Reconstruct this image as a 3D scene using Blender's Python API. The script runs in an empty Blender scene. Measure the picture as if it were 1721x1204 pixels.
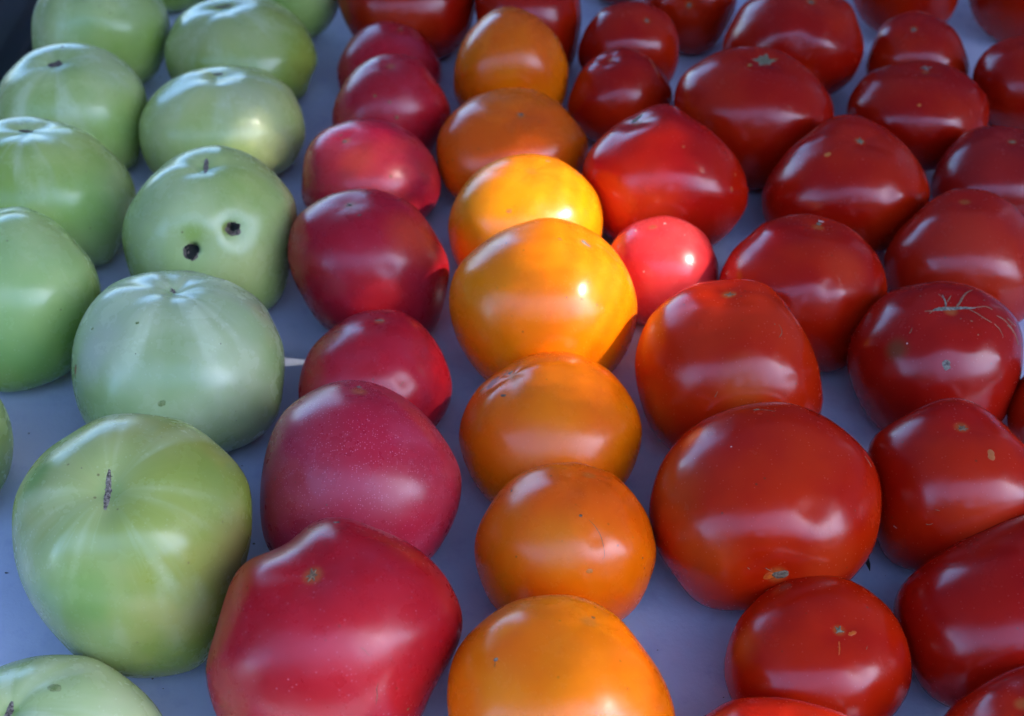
import bpy, bmesh, math, random
import numpy as np
from mathutils import Vector, Matrix
from mathutils.geometry import delaunay_2d_cdt

scene = bpy.context.scene
TABLE = 0.75                       # height of the cloth above the ground; tomato data is relative to the cloth

# ---------------------------------------------------------------- camera
PITCH = math.radians(40.0)
cam_data = bpy.data.cameras.new('camera')
cam_data.sensor_width = 36.0
cam_data.lens = 36.0 * 2290.0 / 1721.0
cam_data.clip_start = 0.02
cam_data.clip_end = 500
cam = bpy.data.objects.new('camera', cam_data)
cam.location = (0, 0, TABLE + 0.455)
cam.rotation_euler = (math.pi / 2 - PITCH, 0, 0)
scene.collection.objects.link(cam)
scene.camera = cam
cam_data.dof.use_dof = True
cam_data.dof.focus_distance = 0.545
cam_data.dof.aperture_fstop = 12.0

# ---------------------------------------------------------------- sky and sun
SUN_EL, SUN_AZ = math.radians(42.0), math.radians(-15.0)      # azimuth counted from +X towards +Y
SUN = Vector((math.cos(SUN_EL) * math.cos(SUN_AZ), math.cos(SUN_EL) * math.sin(SUN_AZ), math.sin(SUN_EL)))
world = bpy.data.worlds.new('World')
scene.world = world
world.use_nodes = True
wn = world.node_tree
wn.nodes.clear()
sky = wn.nodes.new('ShaderNodeTexSky')
sky.sky_type = 'NISHITA'
sky.sun_disc = False
sky.sun_elevation = SUN_EL
sky.dust_density = 1.3
sky.ozone_density = 8.0
sky.sun_rotation = math.radians(90.0) - SUN_AZ
bg = wn.nodes.new('ShaderNodeBackground')
bg.inputs['Strength'].default_value = 0.15
wo = wn.nodes.new('ShaderNodeOutputWorld')
wn.links.new(sky.outputs[0], bg.inputs[0])
wn.links.new(bg.outputs[0], wo.inputs[0])
sd = bpy.data.lights.new('sun', 'SUN')
sd.energy = 2.4
sd.angle = math.radians(0.5)
sd.color = (1.0, 0.95, 0.86)
sun = bpy.data.objects.new('sun', sd)
sun.rotation_euler = (-SUN).to_track_quat('-Z', 'Y').to_euler()
sun.location = SUN * 20
scene.collection.objects.link(sun)
scene.view_settings.view_transform = 'Standard'
scene.view_settings.look = 'None'
scene.view_settings.exposure = 3.05
scene.view_settings.gamma = 1.0

# ---------------------------------------------------------------- helpers
def link(o):
    scene.collection.objects.link(o)
    return o
def mesh_obj(name, verts, faces, mat, parent=None, smooth=True):
    me = bpy.data.meshes.new(name)
    me.from_pydata([tuple(map(float, v)) for v in verts], [], faces)
    me.update()
    if smooth:
        me.polygons.foreach_set('use_smooth', [True] * len(me.polygons))
    o = bpy.data.objects.new(name, me)
    if mat: me.materials.append(mat)
    if parent: o.parent = parent
    return link(o)
def box(bm, x0, x1, y0, y1, z0, z1):
    r = bmesh.ops.create_cube(bm, size=1)
    for v in r['verts']:
        v.co = Vector(((x0 + x1) / 2 + v.co.x * (x1 - x0), (y0 + y1) / 2 + v.co.y * (y1 - y0), (z0 + z1) / 2 + v.co.z * (z1 - z0)))
def bm_obj(name, bm, mat, parent=None, smooth=False):
    me = bpy.data.meshes.new(name); bm.to_mesh(me); bm.free()
    if smooth: me.polygons.foreach_set('use_smooth', [True] * len(me.polygons))
    me.materials.append(mat)
    o = bpy.data.objects.new(name, me)
    if parent: o.parent = parent
    return link(o)
def tag(o, label=None, cat=None, group=None, kind=None):
    if label: o['label'] = label
    if cat: o['category'] = cat
    if group: o['group'] = group
    if kind: o['kind'] = kind
    return o

class N:
    """small node-tree writer"""
    def __init__(s, name):
        s.m = bpy.data.materials.new(name); s.m.use_nodes = True
        s.t = s.m.node_tree; s.t.nodes.clear()
        s.out = s.t.nodes.new('ShaderNodeOutputMaterial')
    def n(s, typ, ins=None, **kw):
        x = s.t.nodes.new(typ)
        for a, b in kw.items(): setattr(x, a, b)
        for a, b in (ins or {}).items():
            if isinstance(b, bpy.types.NodeSocket): s.t.links.new(b, x.inputs[a])
            else: x.inputs[a].default_value = b
        return x
    def noise(s, vec, scale, detail=3, rough=.5):
        return s.n('ShaderNodeTexNoise', {'Vector': vec, 'Scale': scale, 'Detail': detail, 'Roughness': rough}).outputs['Fac']
    def ramp(s, v, a, b, lo=0., hi=1., smooth=True):
        x = s.n('ShaderNodeMapRange', {'Value': v, 'From Min': a, 'From Max': b, 'To Min': lo, 'To Max': hi})
        if smooth: x.interpolation_type = 'SMOOTHSTEP'
        return x.outputs[0]
    def math(s, op, a, b=0.):
        return s.n('ShaderNodeMath', {0: a, 1: b}, operation=op).outputs[0]
    def mix(s, f, a, b):
        x = s.n('ShaderNodeMix', {0: f}, data_type='RGBA')
        for i, v in ((6, a), (7, b)):
            if isinstance(v, bpy.types.NodeSocket): s.t.links.new(v, x.inputs[i])
            else: x.inputs[i].default_value = (*v[:3], 1)
        return x.outputs[2]
    def surf(s, sock): s.t.links.new(sock, s.out.inputs['Surface']); return s.m

# ---------------------------------------------------------------- shape of a tomato
def sphere_dirs(nu, nv):
    """unit directions of a UV sphere about +Z: pole, rings, pole"""
    out = [(0, 0, 1)]
    for j in range(1, nv):
        a = math.pi * j / nv
        for i in range(nu):
            p = 2 * math.pi * i / nu
            out.append((math.sin(a) * math.cos(p), math.sin(a) * math.sin(p), math.cos(a)))
    out.append((0, 0, -1))
    return np.array(out)
def frame_of(axis):
    z = np.array(axis, float); z /= np.linalg.norm(z)
    x = np.cross((0.0, 1.0, 0.0), z)
    x /= np.linalg.norm(x)
    return np.stack([x, np.cross(z, x), z], axis=1)      # columns = local axes in the world
def body_points(local, p):
    """points of a tomato body relative to its centre (world axes). local: unit dirs with the blossom end on +Z"""
    B = frame_of(p['pole'])
    d = local @ B.T
    R, H, q = p['R'], p['H'], p.get('q', 2.2)
    dh = np.hypot(d[:, 0], d[:, 1])
    r = ((dh / R) ** q + (np.abs(d[:, 2]) / H) ** q) ** (-1 / q)
    al = np.arccos(np.clip(local[:, 2], -1, 1)); ph = np.arctan2(local[:, 1], local[:, 0])
    r = r * (1 - p['dimple'] * np.exp(-(al / .30) ** 2) - .10 * np.exp(-((math.pi - al) / .4) ** 2))
    rnd = random.Random(p['seed'])
    k = rnd.choice((4, 5, 5, 6, 7))
    r = r * (1 + p['rib'] * np.cos(k * ph + rnd.uniform(0, 6) + .8 * np.sin(ph + rnd.uniform(0, 6))) * (np.sin(al) ** 1.2) * np.exp(-(al / 1.1) ** 2) * 2)
    for _ in range(5):
        v = np.array([rnd.gauss(0, 1) for _ in range(3)]); v /= np.linalg.norm(v)
        r = r * (1 + p['lump'] * np.cos(rnd.uniform(2.2, 4.2) * (d @ v) + rnd.uniform(0, 6)))
    # hollows, swellings and pits: direction, angular size, depth (negative swells), 1 = steep pit
    for t in p.get('dents', []):
        v = np.array(t[:3]); v /= np.linalg.norm(v)
        an = np.arccos(np.clip(d @ v, -1, 1)) / t[3]
        r = r * (1 - t[4] * (np.exp(-an ** 4) if len(t) > 5 else np.exp(-an ** 2)))
    # outline of the fruit: girth about the axis 'girth_axis', 24 values going round it
    A = np.array(p['girth_axis'], float); A /= np.linalg.norm(A)
    U = np.cross((0.0, 0.0, 1.0), A); U /= np.linalg.norm(U)
    V = np.cross(A, U)
    a, b = d @ U, d @ V
    th = np.arctan2(b, a) / (2 * math.pi) * len(p['girth'])
    g = np.array(p['girth'])
    n = len(g)
    i0 = np.floor(th).astype(int); t = th - i0
    g0, g1, g2, g3 = g[(i0 - 1) % n], g[i0 % n], g[(i0 + 1) % n], g[(i0 + 2) % n]
    gv = (g0 * (1 - t) ** 3 + g1 * (3 * t ** 3 - 6 * t ** 2 + 4) + g2 * (-3 * t ** 3 + 3 * t ** 2 + 3 * t + 1) + g3 * t ** 3) / 6
    w = (a * a + b * b) ** 1.5
    r = r * (1 + (gv - 1) * w)
    return d * r[:, None]


TOMATOES = [
    {'R': 0.04493, 'H': 0.04185, 'q': 2.12, 'seed': 5, 'dimple': 0.08, 'rib': 0.014, 'lump': 0.012, 'pole': [-0.1776, 0.1752, 0.9684], 'girth_axis': [0.2815, -0.8591, 0.4274], 'girth': [1.017, 1.001, 0.987, 0.992, 0.97, 0.96, 1.012, 0.972, 1.003, 0.974, 0.988, 0.935, 0.937, 0.96, 0.983, 1.056, 1.073, 1.068, 1.012, 0.997, 1.008, 1.011, 1.011, 1.023, 1.048, 0.997, 1.004, 1.004], 'c': [-0.27346, 0.83464, 0.03982], 'kind': 'g', 'label': 'big pale green tomato behind the dark scarred one at the back left table corner', 'key': 'G1', 'tints': [[[-0.0015, -0.0408, 0.0164], 0.017, [0.36, 0.52, 0.2], 0.4]]},
    {'R': 0.04718, 'H': 0.03491, 'q': 2.12, 'seed': 18, 'dimple': 0.08, 'rib': 0.014, 'lump': 0.012, 'pole': [-0.224, 0.0344, 0.974], 'girth_axis': [0.1908, -0.8713, 0.4521], 'girth': [1.035, 1.011, 0.984, 0.979, 0.985, 0.953, 0.914, 0.922, 0.957, 0.974, 0.985, 1.033, 1.033, 1.063, 1.045, 1.036, 1.004, 0.973, 0.957, 0.918, 0.925, 0.943, 0.975, 1.031, 1.098, 1.164, 1.031, 1.099], 'c': [-0.17868, 0.81608, 0.03161], 'kind': 'g', 'label': 'wide green tomato with olive right flank at the back of the second green row', 'key': 'G2', 'dents': [[-0.2565, 0.1675, 0.9519, 0.2947, 0.02]], 'marks': [['slit', [-0.2652, 0.1993, 0.9434], 0.01227, 0.00286, 14, 'dark']], 'tints': [[[0.0445, -0.0172, -0.0098], 0.0204, [0.34, 0.36, 0.05], 0.7], [[-0.0153, -0.024, 0.0281], 0.0204, [0.4, 0.4, 0.2], 0.3]]},
    {'R': 0.04032, 'H': 0.0337, 'q': 2.12, 'seed': 31, 'dimple': 0.08, 'rib': 0.014, 'lump': 0.012, 'pole': [0.0145, 0.3426, 0.9394], 'girth_axis': [0.2346, -0.8892, 0.3927], 'girth': [1.037, 1.046, 1.041, 1.037, 1.028, 1.017, 1.053, 1.015, 0.986, 0.969, 0.97, 0.973, 0.977, 0.985, 0.995, 0.989, 0.989, 0.985, 0.996, 1.016, 1.037, 1.024, 0.991, 0.957, 0.952, 0.955, 0.979, 1.007], 'c': [-0.25326, 0.95983, 0.03106], 'kind': 'g', 'label': 'green tomato just peeping between two larger green ones at the top edge', 'key': 'G3'},
    {'R': 0.03351, 'H': 0.03351, 'q': 2.12, 'seed': 44, 'dimple': 0.08, 'rib': 0.014, 'lump': 0.012, 'pole': [0.1373, 0.3582, 0.9235], 'girth_axis': [0.1511, -0.8968, 0.4158], 'girth': [0.934, 0.949, 0.986, 1.019, 1.043, 1.086, 1.135, 1.072, 1.007, 0.972, 0.957, 0.938, 0.943, 0.952, 0.972, 0.979, 0.985, 0.994, 1.019, 1.09, 1.14, 1.114, 1.041, 0.987, 0.954, 0.926, 0.913, 0.916], 'c': [-0.15258, 0.90587, 0.035], 'kind': 'g', 'label': 'shaded green tomato at the top edge next to the first dark red one', 'key': 'G4'},
    {'R': 0.04467, 'H': 0.03827, 'q': 2.12, 'seed': 57, 'dimple': 0.08, 'rib': 0.014, 'lump': 0.012, 'pole': [-0.0128, -0.1968, 0.9804], 'girth_axis': [0.3032, -0.8277, 0.4722], 'girth': [1.017, 1.03, 1.024, 1.013, 1.008, 0.999, 1.013, 1.02, 1.007, 0.982, 0.944, 0.977, 0.984, 0.981, 0.982, 1.022, 1.009, 0.986, 0.956, 0.929, 0.94, 0.968, 1.022, 1.078, 1.128, 1.006, 0.991, 0.981], 'c': [-0.26843, 0.73285, 0.03692], 'kind': 'g', 'label': 'green tomato with a small triangular brown scar on top, behind the left edge', 'key': 'G5', 'dents': [[-0.0128, -0.1968, 0.9804, 0.3462, 0.025]], 'marks': [['blob', [-0.0237, -0.1799, 0.9834], 0.00464, 0.00309, 30, 'dark'], ['slit', [0.0004, 0.2542, 0.9671], 0.00348, 0.00155, -40, 'dark']], 'tints': [[[0.0351, -0.0285, 0.004], 0.0232, [0.36, 0.5, 0.16], 0.4]]},
    {'R': 0.04689, 'H': 0.0347, 'q': 2.12, 'seed': 70, 'dimple': 0.08, 'rib': 0.014, 'lump': 0.012, 'pole': [0.0362, 0.1531, 0.9875], 'girth_axis': [0.2054, -0.8439, 0.4955], 'girth': [1.032, 1.031, 1.054, 1.016, 0.993, 0.942, 0.943, 0.952, 0.965, 0.979, 0.983, 1.012, 1.025, 1.046, 1.036, 1.048, 1.078, 0.99, 0.971, 0.929, 0.943, 0.964, 0.997, 0.984, 0.982, 1.045, 1.036, 1.06], 'c': [-0.17531, 0.72017, 0.03214], 'kind': 'g', 'label': 'pale yellowish green tomato with tiny dark navel, just behind the worm holed one', 'key': 'G6', 'dents': [[-0.0031, 0.3457, 0.9383, 0.3179, 0.012]], 'marks': [['slit', [-0.0035, 0.3456, 0.9384], 0.00745, 0.00261, 12, 'dark']], 'tints': [[[0.0383, -0.0259, -0.0013], 0.0224, [0.5, 0.5, 0.2], 0.6], [[0.0214, -0.0176, 0.0281], 0.0224, [0.55, 0.55, 0.35], 0.4]]},
    {'R': 0.04679, 'H': 0.04123, 'q': 2.12, 'seed': 83, 'dimple': 0.08, 'rib': 0.014, 'lump': 0.012, 'pole': [-0.1256, 0.1289, 0.9837], 'girth_axis': [0.32, -0.793, 0.5185], 'girth': [0.995, 0.944, 0.894, 0.917, 0.932, 0.94, 0.948, 1.07, 1.051, 1.088, 1.092, 1.009, 0.969, 0.944, 0.965, 0.981, 1.086, 1.062, 1.037, 1.028, 1.007, 0.998, 0.971, 1.103, 1.016, 0.998, 0.991, 1.011], 'c': [-0.25736, 0.63774, 0.03804], 'kind': 'g', 'label': 'green tomato on the left edge with whitish rays round a flat brown scar', 'key': 'G7', 'dents': [[-0.1253, 0.1281, 0.9838, 0.3303, 0.02]], 'marks': [['slit', [-0.1405, 0.1633, 0.9765], 0.00913, 0.00246, -4, 'dark']], 'tints': [[[0.0348, -0.0318, -0.0035], 0.0246, [0.3, 0.5, 0.12], 0.5]]},
    {'R': 0.04546, 'H': 0.04457, 'q': 2.12, 'seed': 96, 'dimple': 0.08, 'rib': 0.014, 'lump': 0.012, 'pole': [0.0921, -0.0361, 0.9951], 'girth_axis': [0.2157, -0.8028, 0.5559], 'girth': [1.037, 1.082, 1.024, 0.979, 0.968, 0.962, 1.02, 0.971, 0.954, 0.949, 0.925, 0.903, 0.918, 0.951, 0.96, 0.972, 1.029, 1.036, 1.02, 0.994, 0.997, 1.026, 1.057, 1.142, 1.119, 1.023, 0.989, 1.015], 'c': [-0.16024, 0.59643, 0.04204], 'kind': 'g', 'label': 'green tomato with two round worm holes in its front', 'key': 'G8', 'dents': [[0.0997, -0.0369, 0.9943, 0.157, 0.035], [0.4368, -0.7221, 0.5365, 0.0589, 0.11, 1], [0.0282, -0.9176, 0.3965, 0.0615, 0.11, 1], [0.4367, -0.7261, 0.5311, 0.1855, 0.05], [0.0291, -0.9123, 0.4086, 0.1998, 0.055], [0.2256, -0.7838, 0.5786, 0.1713, -0.014], [0.6276, -0.768, 0.1278, 0.3282, -0.022]], 'marks': [['slit', [0.0901, 0.0108, 0.9959], 0.01168, 0.00292, -84, 'corkdark'], ['hole', [0.471, -0.7049, 0.5304], 0.00357], ['hole2', [-0.0029, -0.9301, 0.3674], 0.00373]], 'tints': [[[0.0242, -0.0397, 0.0074], 0.0195, [0.56, 0.56, 0.2], 0.6], [[0.0452, -0.0028, 0.0101], 0.0097, [0.3, 0.2, 0.06], 0.7], [[-0.0006, -0.0363, 0.0262], 0.0065, [0.3, 0.42, 0.05], 0.6], [[0.0121, -0.0327, 0.0262], 0.0042, [0.34, 0.4, 0.06], 0.5]]},
    {'R': 0.04224, 'H': 0.04224, 'q': 2.12, 'seed': 109, 'dimple': 0.08, 'rib': 0.014, 'lump': 0.012, 'pole': [-0.1732, 0.4063, 0.8972], 'girth_axis': [0.3407, -0.7454, 0.573], 'girth': [0.964, 0.972, 0.946, 0.951, 0.993, 1.028, 1.103, 1.117, 1.066, 0.97, 0.913, 0.881, 0.878, 0.909, 0.964, 1.013, 1.071, 1.105, 1.132, 1.117, 1.127, 1.089, 1.081, 0.995, 0.907, 0.891, 0.906, 0.948], 'c': [-0.24585, 0.53796, 0.04147], 'kind': 'g', 'label': 'deep green smooth tomato cut by the left edge, no scar visible', 'key': 'G9', 'tints': [[[0.0176, -0.0333, -0.0228], 0.0284, [0.12, 0.32, 0.04], 0.5]]},
    {'R': 0.05021, 'H': 0.04031, 'q': 2.12, 'seed': 122, 'dimple': 0.08, 'rib': 0.014, 'lump': 0.012, 'pole': [0.0488, 0.2283, 0.9724], 'girth_axis': [0.2379, -0.741, 0.6279], 'girth': [0.986, 0.976, 1.016, 0.972, 0.977, 0.966, 0.947, 1.018, 1.001, 1.076, 1.063, 1.009, 0.985, 0.966, 0.978, 0.994, 1.013, 1.018, 0.967, 0.957, 0.945, 0.97, 0.991, 1.053, 1.102, 1.09, 1.001, 0.976], 'c': [-0.15792, 0.49182, 0.03827], 'kind': 'g', 'label': 'large bluish green squarish tomato with tiny star scar and three small spots', 'key': 'G10', 'dents': [[0.0488, 0.2282, 0.9724, 0.1385, 0.035]], 'marks': [['star', [0.0349, 0.2819, 0.9588], 0.0029, 5, 'corkdark'], ['dot', [-0.1934, -0.4058, 0.8933], 0.00116, 0.00087, 0, 'greenspot'], ['dot', [-0.6934, -0.2524, 0.6749], 0.00116, 0.00087, 0, 'greenspot'], ['dot', [0.0797, -0.9393, 0.3338], 0.00232, 0.00174, 25, 'greenspot'], ['dot', [-0.8588, -0.4221, 0.2904], 0.00116, 0.00348, 0, 'brown'], ['dot', [0.5998, -0.4611, 0.6539], 0.00035, 0.00035, 0, 'dark'], ['dot', [-0.1743, -0.6797, 0.7125], 0.00035, 0.00029, 0, 'dark'], ['dot', [0.6507, -0.7593, 0.0015], 0.00035, 0.00035, 0, 'dark']], 'tints': [[[-0.0259, -0.0265, 0.0253], 0.0145, [0.55, 0.55, 0.38], 0.6], [[-0.0328, -0.0291, 0.0144], 0.0116, [0.6, 0.6, 0.45], 0.4], [[0.0381, 0.0056, 0.0279], 0.0087, [0.42, 0.38, 0.16], 0.5]]},
    {'R': 0.0489, 'H': 0.0489, 'q': 2.12, 'seed': 135, 'dimple': 0.08, 'rib': 0.014, 'lump': 0.012, 'pole': [0.0416, -0.2804, 0.959], 'girth_axis': [0.2662, -0.6469, 0.7146], 'girth': [1.029, 1.081, 1.04, 1.013, 1.063, 1.052, 1.07, 1.079, 1.041, 1.063, 1.001, 0.956, 0.892, 0.878, 0.88, 0.888, 0.906, 0.926, 0.982, 1.001, 1.035, 1.058, 1.122, 1.051, 1.007, 0.955, 0.94, 0.998], 'c': [-0.15157, 0.36828, 0.04821], 'kind': 'g', 'label': 'largest yellowish green tomato with a long zipper scar and brown right flank', 'key': 'G11', 'dents': [[0.0342, -0.265, 0.9636, 0.1322, 0.05], [0.0136, -0.1042, 0.9945, 0.1017, 0.02], [0.0776, -0.4528, 0.8882, 0.1017, 0.02]], 'marks': [['slit', [0.0257, -0.2526, 0.9672], 0.0184, 0.00273, -86, 'corkdark'], ['dot', [-0.1998, -0.08, 0.9766], 0.00037, 0.00025, 0, 'dark'], ['dot', [0.0401, -0.1352, 0.99], 0.00037, 0.00025, 0, 'dark']], 'tints': [[[0.0438, -0.0088, 0.0145], 0.0174, [0.3, 0.2, 0.06], 0.5], [[-0.0307, 0.0098, 0.038], 0.0112, [0.1, 0.3, 0.04], 0.5], [[-0.0073, 0.0137, 0.0464], 0.0224, [0.45, 0.48, 0.16], 0.5], [[0.0242, -0.0064, 0.0437], 0.0174, [0.4, 0.42, 0.1], 0.45], [[-0.0113, -0.0372, 0.0249], 0.0224, [0.13, 0.3, 0.05], 0.5]]},
    {'R': 0.0384, 'H': 0.02841, 'q': 2.12, 'seed': 148, 'dimple': 0.08, 'rib': 0.014, 'lump': 0.012, 'pole': [-0.3636, -0.0484, 0.9303], 'girth_axis': [0.3058, -0.5312, 0.7901], 'girth': [1.03, 0.962, 0.929, 0.939, 0.973, 0.954, 0.991, 1.029, 1.035, 1.05, 1.067, 1.033, 0.997, 0.974, 0.944, 0.915, 0.866, 0.861, 0.872, 0.9, 0.943, 0.995, 1.069, 1.15, 1.145, 1.167, 1.151, 1.102], 'c': [-0.16563, 0.28769, 0.02704], 'kind': 'g', 'label': 'pale green tomato cut by the bottom left corner with a faint ring mark', 'key': 'G12', 'dents': [[-0.3613, -0.0572, 0.9307, 0.1602, 0.05]], 'marks': [['slit', [-0.3943, -0.0267, 0.9186], 0.00851, 0.00237, 80, 'corkdark'], ['dot', [0.1239, 0.2399, 0.9629], 0.00355, 0.00237, -15, 'greenspot']]},
    {'R': 0.03384, 'H': 0.03384, 'q': 2.12, 'seed': 161, 'dimple': 0.08, 'rib': 0.014, 'lump': 0.012, 'pole': [-0.24, -0.0655, 0.9686], 'girth_axis': [0.3895, -0.6664, 0.6357], 'girth': [0.96, 0.968, 0.997, 1.033, 1.089, 1.105, 1.07, 1.046, 1.033, 0.95, 0.958, 0.939, 0.912, 0.914, 0.931, 0.954, 0.981, 1.005, 1.027, 1.044, 1.055, 1.056, 1.047, 1.029, 1.007, 0.983, 0.965, 0.955], 'c': [-0.2584, 0.44209, 0.0333], 'kind': 'g', 'label': 'green tomato of which only a sliver shows at the left edge', 'key': 'G13'},
    {'R': 0.034, 'H': 0.02633, 'q': 2.12, 'seed': 174, 'dimple': 0.05, 'rib': 0.004, 'lump': 0.012, 'pole': [0.3183, 0.1123, 0.9413], 'girth_axis': [0.0876, -0.8805, 0.4659], 'girth': [0.983, 0.923, 0.911, 0.928, 0.943, 0.956, 0.967, 0.981, 0.998, 0.981, 0.973, 0.957, 0.933, 0.946, 1.014, 1.031, 1.143, 1.131, 1.103, 1.048, 1.023, 1.004, 0.991, 0.996, 1.038, 1.045, 1.054, 1.012], 'c': [-0.081, 0.81401, 0.02425], 'kind': 'p', 'label': 'hindmost pink tomato, half hidden behind another pink one', 'key': 'P1', 'marks': [['dot', [0.3247, 0.2858, 0.9016], 0.00202, 0.00081, 0, 'cork']]},
    {'R': 0.03482, 'H': 0.03482, 'q': 2.12, 'seed': 187, 'dimple': 0.05, 'rib': 0.004, 'lump': 0.012, 'pole': [0.0566, -0.0634, 0.9964], 'girth_axis': [0.0869, -0.8645, 0.4951], 'girth': [1.061, 0.995, 0.967, 0.943, 0.986, 1.031, 0.991, 0.979, 0.973, 0.955, 0.951, 0.958, 0.973, 1.01, 1.035, 1.062, 1.021, 1.024, 1.038, 1.03, 1.039, 1.05, 1.039, 1.043, 0.961, 0.923, 0.961, 1.01], 'c': [-0.07412, 0.73723, 0.03277], 'kind': 'p', 'label': 'dull pink tomato with a few brown flecks, second from the back', 'key': 'P2', 'marks': [['dot', [0.0639, -0.7661, 0.6395], 0.00112, 0.00112, 0, 'brown'], ['dot', [0.1792, -0.8901, 0.4191], 0.00149, 0.00149, 0, 'brown'], ['dot', [-0.183, -0.6787, 0.7112], 0.00149, 0.00112, 0, 'brown'], ['dot', [-0.1999, -0.1978, 0.9596], 0.00074, 0.00074, 0, 'brown']]},
    {'R': 0.03931, 'H': 0.03137, 'q': 2.12, 'seed': 200, 'dimple': 0.05, 'rib': 0.004, 'lump': 0.012, 'pole': [-0.3592, -0.1905, 0.9136], 'girth_axis': [0.1021, -0.8392, 0.5342], 'girth': [1.019, 0.976, 0.939, 0.927, 0.905, 0.912, 0.918, 0.936, 0.976, 1.002, 1.071, 1.096, 1.069, 1.011, 0.994, 1.059, 1.032, 1.021, 1.013, 1.003, 0.996, 0.998, 0.99, 0.983, 1.038, 1.033, 1.051, 1.049], 'c': [-0.08144, 0.6696, 0.02873], 'kind': 'p', 'label': 'bright pink tomato with one pale dot near its top left', 'key': 'P3', 'marks': [['dot', [-0.3974, -0.197, 0.8962], 0.00157, 0.00139, 0, 'cork'], ['dot', [-0.4635, -0.0178, 0.8859], 0.00105, 0.00084, 0, 'brown'], ['dot', [0.387, -0.7648, 0.5151], 0.00105, 0.00105, 0, 'brown'], ['dot', [0.4132, 0.3734, 0.8306], 0.00105, 0.00035, 0, 'cork']], 'tints': [[[0.0057, -0.0176, 0.0297], 0.0139, [0.7, 0.08, 0.03], 0.5]]},
    {'R': 0.04075, 'H': 0.03867, 'q': 2.12, 'seed': 213, 'dimple': 0.05, 'rib': 0.004, 'lump': 0.012, 'pole': [-0.1893, 0.0712, 0.9793], 'girth_axis': [0.1046, -0.8029, 0.5869], 'girth': [1.043, 0.976, 0.948, 0.955, 0.962, 0.956, 0.98, 0.986, 0.991, 1.021, 1.051, 1.101, 1.06, 1.013, 0.959, 0.903, 0.889, 0.921, 0.955, 0.957, 0.97, 0.994, 1.052, 1.083, 1.157, 1.072, 1.035, 1.038], 'c': [-0.07469, 0.57305, 0.03613], 'kind': 'p', 'label': 'dark crimson tomato with greenish star scar and black dot on top', 'key': 'P4', 'dents': [[0.3275, -0.7777, 0.5366, 0.0994, 0.012]], 'marks': [['star', [-0.1893, 0.0713, 0.9793], 0.00281, 5, 'cork'], ['dot', [-0.0333, -0.2053, 0.9781], 0.00109, 0.00078, 20, 'dark']], 'tints': [[[0.0314, -0.0134, 0.0201], 0.0156, [0.6, 0.06, 0.015], 0.6], [[0.0113, -0.0381, 0.0041], 0.0156, [0.6, 0.02, 0.02], 0.5], [[0.0009, -0.003, 0.037], 0.0062, [0.4, 0.2, 0.12], 0.3]]},
    {'R': 0.03591, 'H': 0.03065, 'q': 2.12, 'seed': 226, 'dimple': 0.05, 'rib': 0.004, 'lump': 0.012, 'pole': [0.1092, 0.3363, 0.9354], 'girth_axis': [0.1001, -0.7519, 0.6516], 'girth': [0.982, 0.946, 0.949, 0.965, 1.006, 1.029, 1.028, 1.017, 0.995, 0.969, 0.937, 0.953, 0.968, 0.987, 1.02, 1.044, 1.079, 1.071, 1.018, 0.967, 0.963, 0.981, 0.999, 1.029, 1.043, 1.035, 1.034, 1.022], 'c': [-0.06545, 0.49149, 0.02906], 'kind': 'p', 'label': 'small pink tomato with a dent beside its highlight, behind the large dusty one', 'key': 'P5', 'dents': [[0.4602, -0.6887, 0.5603, 0.1192, 0.022], [0.2871, -0.8211, 0.4933, 0.1113, 0.015]], 'marks': [['slit', [0.1073, 0.3623, 0.9259], 0.00457, 0.001, 0, 'cork'], ['line', [[0.4243, -0.7406, 0.521], [0.4598, -0.6993, 0.5474], [0.4994, -0.6626, 0.5582]], 0.00043, 'brown']]},
    {'R': 0.04274, 'H': 0.04274, 'q': 2.12, 'seed': 239, 'dimple': 0.05, 'rib': 0.004, 'lump': 0.012, 'pole': [0.0173, 0.4017, 0.9156], 'girth_axis': [0.1102, -0.6994, 0.7062], 'girth': [0.989, 0.94, 0.92, 0.929, 0.947, 0.972, 1.002, 1.036, 1.03, 1.013, 1.031, 1.003, 0.969, 0.96, 0.977, 1.011, 1.066, 1.082, 1.021, 1.035, 1.022, 1.017, 1.033, 1.013, 1.017, 0.986, 0.989, 0.986], 'c': [-0.06469, 0.41056, 0.04046], 'kind': 'p', 'label': 'large dusty pink tomato with fine pale grain, behind the frontmost crimson one', 'key': 'P6', 'marks': [['slit', [0.0047, 0.4977, 0.8673], 0.00231, 0.00103, 0, 'cork'], ['line', [[-0.7658, -0.4295, 0.4787], [-0.7523, -0.4231, 0.505], [-0.746, -0.4147, 0.5211]], 0.00033, 'cork'], ['dot', [-0.2042, -0.8139, 0.5439], 0.00036, 0.00036, 0, 'dark'], ['dot', [-0.8531, -0.4476, 0.2679], 0.00051, 0.00021, 50, 'cork']]},
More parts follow.
